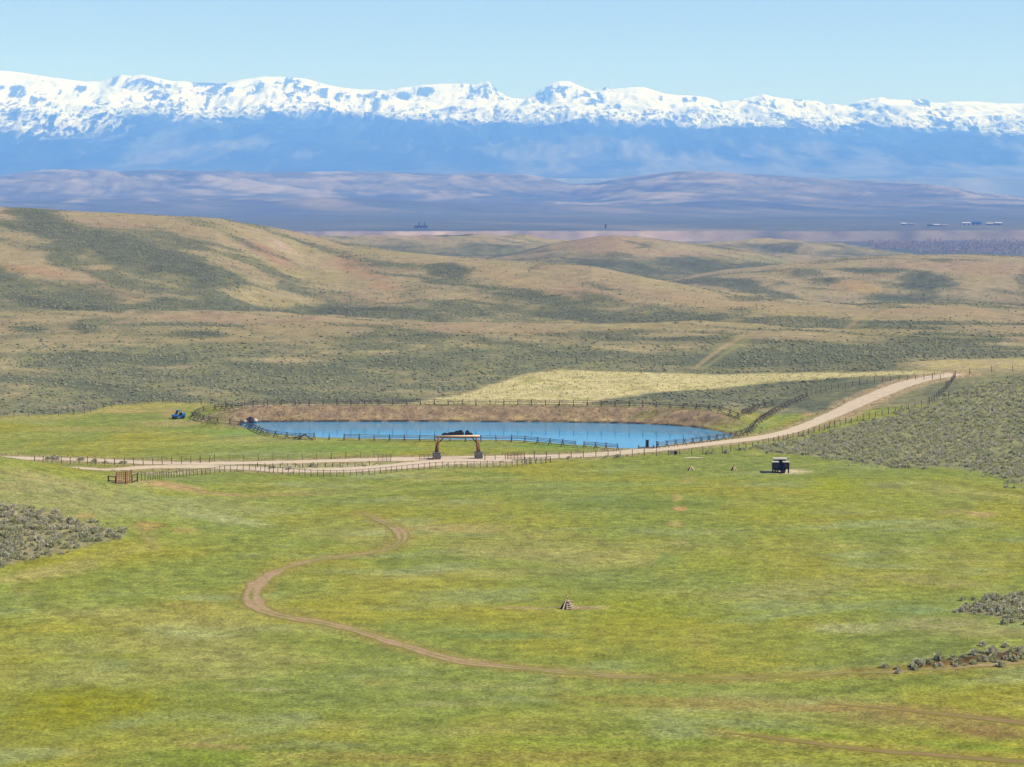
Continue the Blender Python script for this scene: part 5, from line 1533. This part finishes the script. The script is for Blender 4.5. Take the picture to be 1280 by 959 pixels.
M_TUFT = sage_mat('meadow_tuft', alb(142, 150, 70, 1.45), alb(182, 176, 104, 1.45), alb(160, 162, 80, 1.45), leaf=.5)
M_DRY = sage_mat('dry_tuft', alb(166, 146, 108, 1.3), alb(212, 196, 146, 1.3), alb(188, 174, 126, 1.3))
TUFTS = [tuft_mesh(970 + k, M_TUFT) for k in range(4)]
DRYT = [tuft_mesh(980 + k, M_DRY) for k in range(4)]
r = np.random.default_rng(871)
N = 170000
yy = r.uniform(183, 520, N); pp = r.uniform(-30, 1310, N)
q = np.stack([(pp - 640) / F * yy, yy], 1)
n_ = fbm(q[:, 0], q[:, 1], 12, 3, 873) + .5 * fbm(q[:, 0], q[:, 1], 40, 2, 875)
ok = (r.random(N) < .25 + 1.1 * ss(n_, -.1, .5)) & (yy < meadow_limit(q[:, 0], q[:, 1]) - 3) & (pond_sdf(q[:, 0], q[:, 1]) > 1.2)
ok &= ~((pp > 480) & (yy > 462))
for L, d_ in ((ROAD_A, 4.0), (ROAD_B, 4.5), (TRACK_A, 1.4), (TRACK_B, .8), (TRACK_C, 1.0), (STRIP, 4.0)):
    ok &= dist_line(q[:, 0], q[:, 1], L) > d_
for P_ in (KNOLL_SAGE, SLOPE_SAGE, RIGHT_SAGE, BANK_SAGE):
    ok &= sdf_poly(q[:, 0], q[:, 1], P_) > .3
pad = np.array(at(974.5, 591)); ok &= np.hypot((q[:, 0] - pad[0]) / 4.5, (q[:, 1] - pad[1]) / 5) > 1
q = q[ok]
scatter_object('meadow_grass', q, 'short green grass covering the meadow', 'grass', TUFTS, 877, .09, .25)
# dry grass: pond bank, pale field, verges
N = 60000
yy = r.uniform(360, 610, N); pp = r.uniform(-30, 1310, N)
q = np.stack([(pp - 640) / F * yy, yy], 1)
sd = pond_sdf(q[:, 0], q[:, 1])
bank = (sd > .4) & (sd < 12) & (yy > 446) & (pp > 250) & (pp < 985)
field_ = (sdf_poly(q[:, 0], q[:, 1], FIELD_PALE) < 1) & (r.random(N) < .45)
verge = np.minimum(dist_line(q[:, 0], q[:, 1], STRIP), np.minimum(dist_line(q[:, 0], q[:, 1], ROAD_A) - 1.2, dist_line(q[:, 0], q[:, 1], ROAD_B) - 1.2))
road_d = np.minimum(dist_line(q[:, 0], q[:, 1], ROAD_A), dist_line(q[:, 0], q[:, 1], ROAD_B))
verge = (verge < 4.5) & (road_d > 3.4) & (sd > 1) & (r.random(N) < .8)
keep = fbm(q[:, 0], q[:, 1], 7, 3, 883) + .4 * r.random(N) > -.05
q = q[(bank | field_ | verge) & keep]
scatter_object('dry_grass', q, 'dry pale grass on the pond bank, the straw field and the road verges', 'grass', DRYT, 879, .25, .75)
# dandelions
def flower_mesh(seed, mat):
    bm = bmesh.new(); bmesh.ops.create_icosphere(bm, subdivisions=1, radius=.5)
    rr = np.random.default_rng(seed)
    for v in bm.verts:
        v.co = Vector((v.co.x * rr.uniform(.7, 1.3), v.co.y * rr.uniform(.7, 1.3), v.co.z * .5 + .7))
    me = bpy.data.meshes.new('dandelion'); bm.to_mesh(me); bm.free(); me.materials.append(mat); return me


M_FLOW = sage_mat('dandelion_head', alb(226, 214, 70), alb(236, 232, 190), alb(232, 222, 110))
FLOW = [flower_mesh(k, M_FLOW) for k in range(3)]
pts = []
for px, row, sx_, sy_, n in ((700, 735, 60, 25, 40), (1040, 628, 60, 14, 60), (760, 770, 120, 20, 60), (1050, 775, 120, 30, 60), (930, 720, 150, 30, 50), (600, 700, 220, 40, 50), (300, 640, 120, 15, 30), (900, 900, 250, 30, 40), (400, 830, 250, 60, 40)):
    pts += [(px + r.normal() * sx_, np.clip(row + r.normal() * sy_, 600, 950)) for _ in range(n)]
q = np.array([flat(*p) for p in pts])
scatter_object('dandelions', q, 'scattered yellow and white dandelion heads in the meadow', 'flowers', FLOW, 881, .05, .13)

# ------------------------------------------------------------------ the air
m_air = bpy.data.materials.new('haze'); m_air.use_nodes = True
nt = m_air.node_tree; nt.nodes.clear()
pv = nd(nt, 'ShaderNodeVolumePrincipled'); pv.inputs['Density'].default_value = HAZE_DENSITY
pv.inputs['Color'].default_value = (*HAZE_COLOR, 1); pv.inputs['Anisotropy'].default_value = 0.0
pv.inputs['Absorption Color'].default_value = (*HAZE_ABSORB, 1)
ou = nd(nt, 'ShaderNodeOutputMaterial'); nt.links.new(pv.outputs[0], ou.inputs['Volume'])
x0, x1, y0, y1, z0, z1 = -17600, 17600, -400, 30600, -90, 1850
o = mesh_obj('haze', [(x, y, z) for x in (x0, x1) for y in (y0, y1) for z in (z0, z1)],
             [(0, 1, 3, 2), (4, 6, 7, 5), (0, 4, 5, 1), (2, 3, 7, 6), (0, 2, 6, 4), (1, 5, 7, 3)], m_air, smooth=False)
o['kind'] = 'stuff'; o['label'] = 'thin blue haze filling the air over the valley'; o['category'] = 'haze'
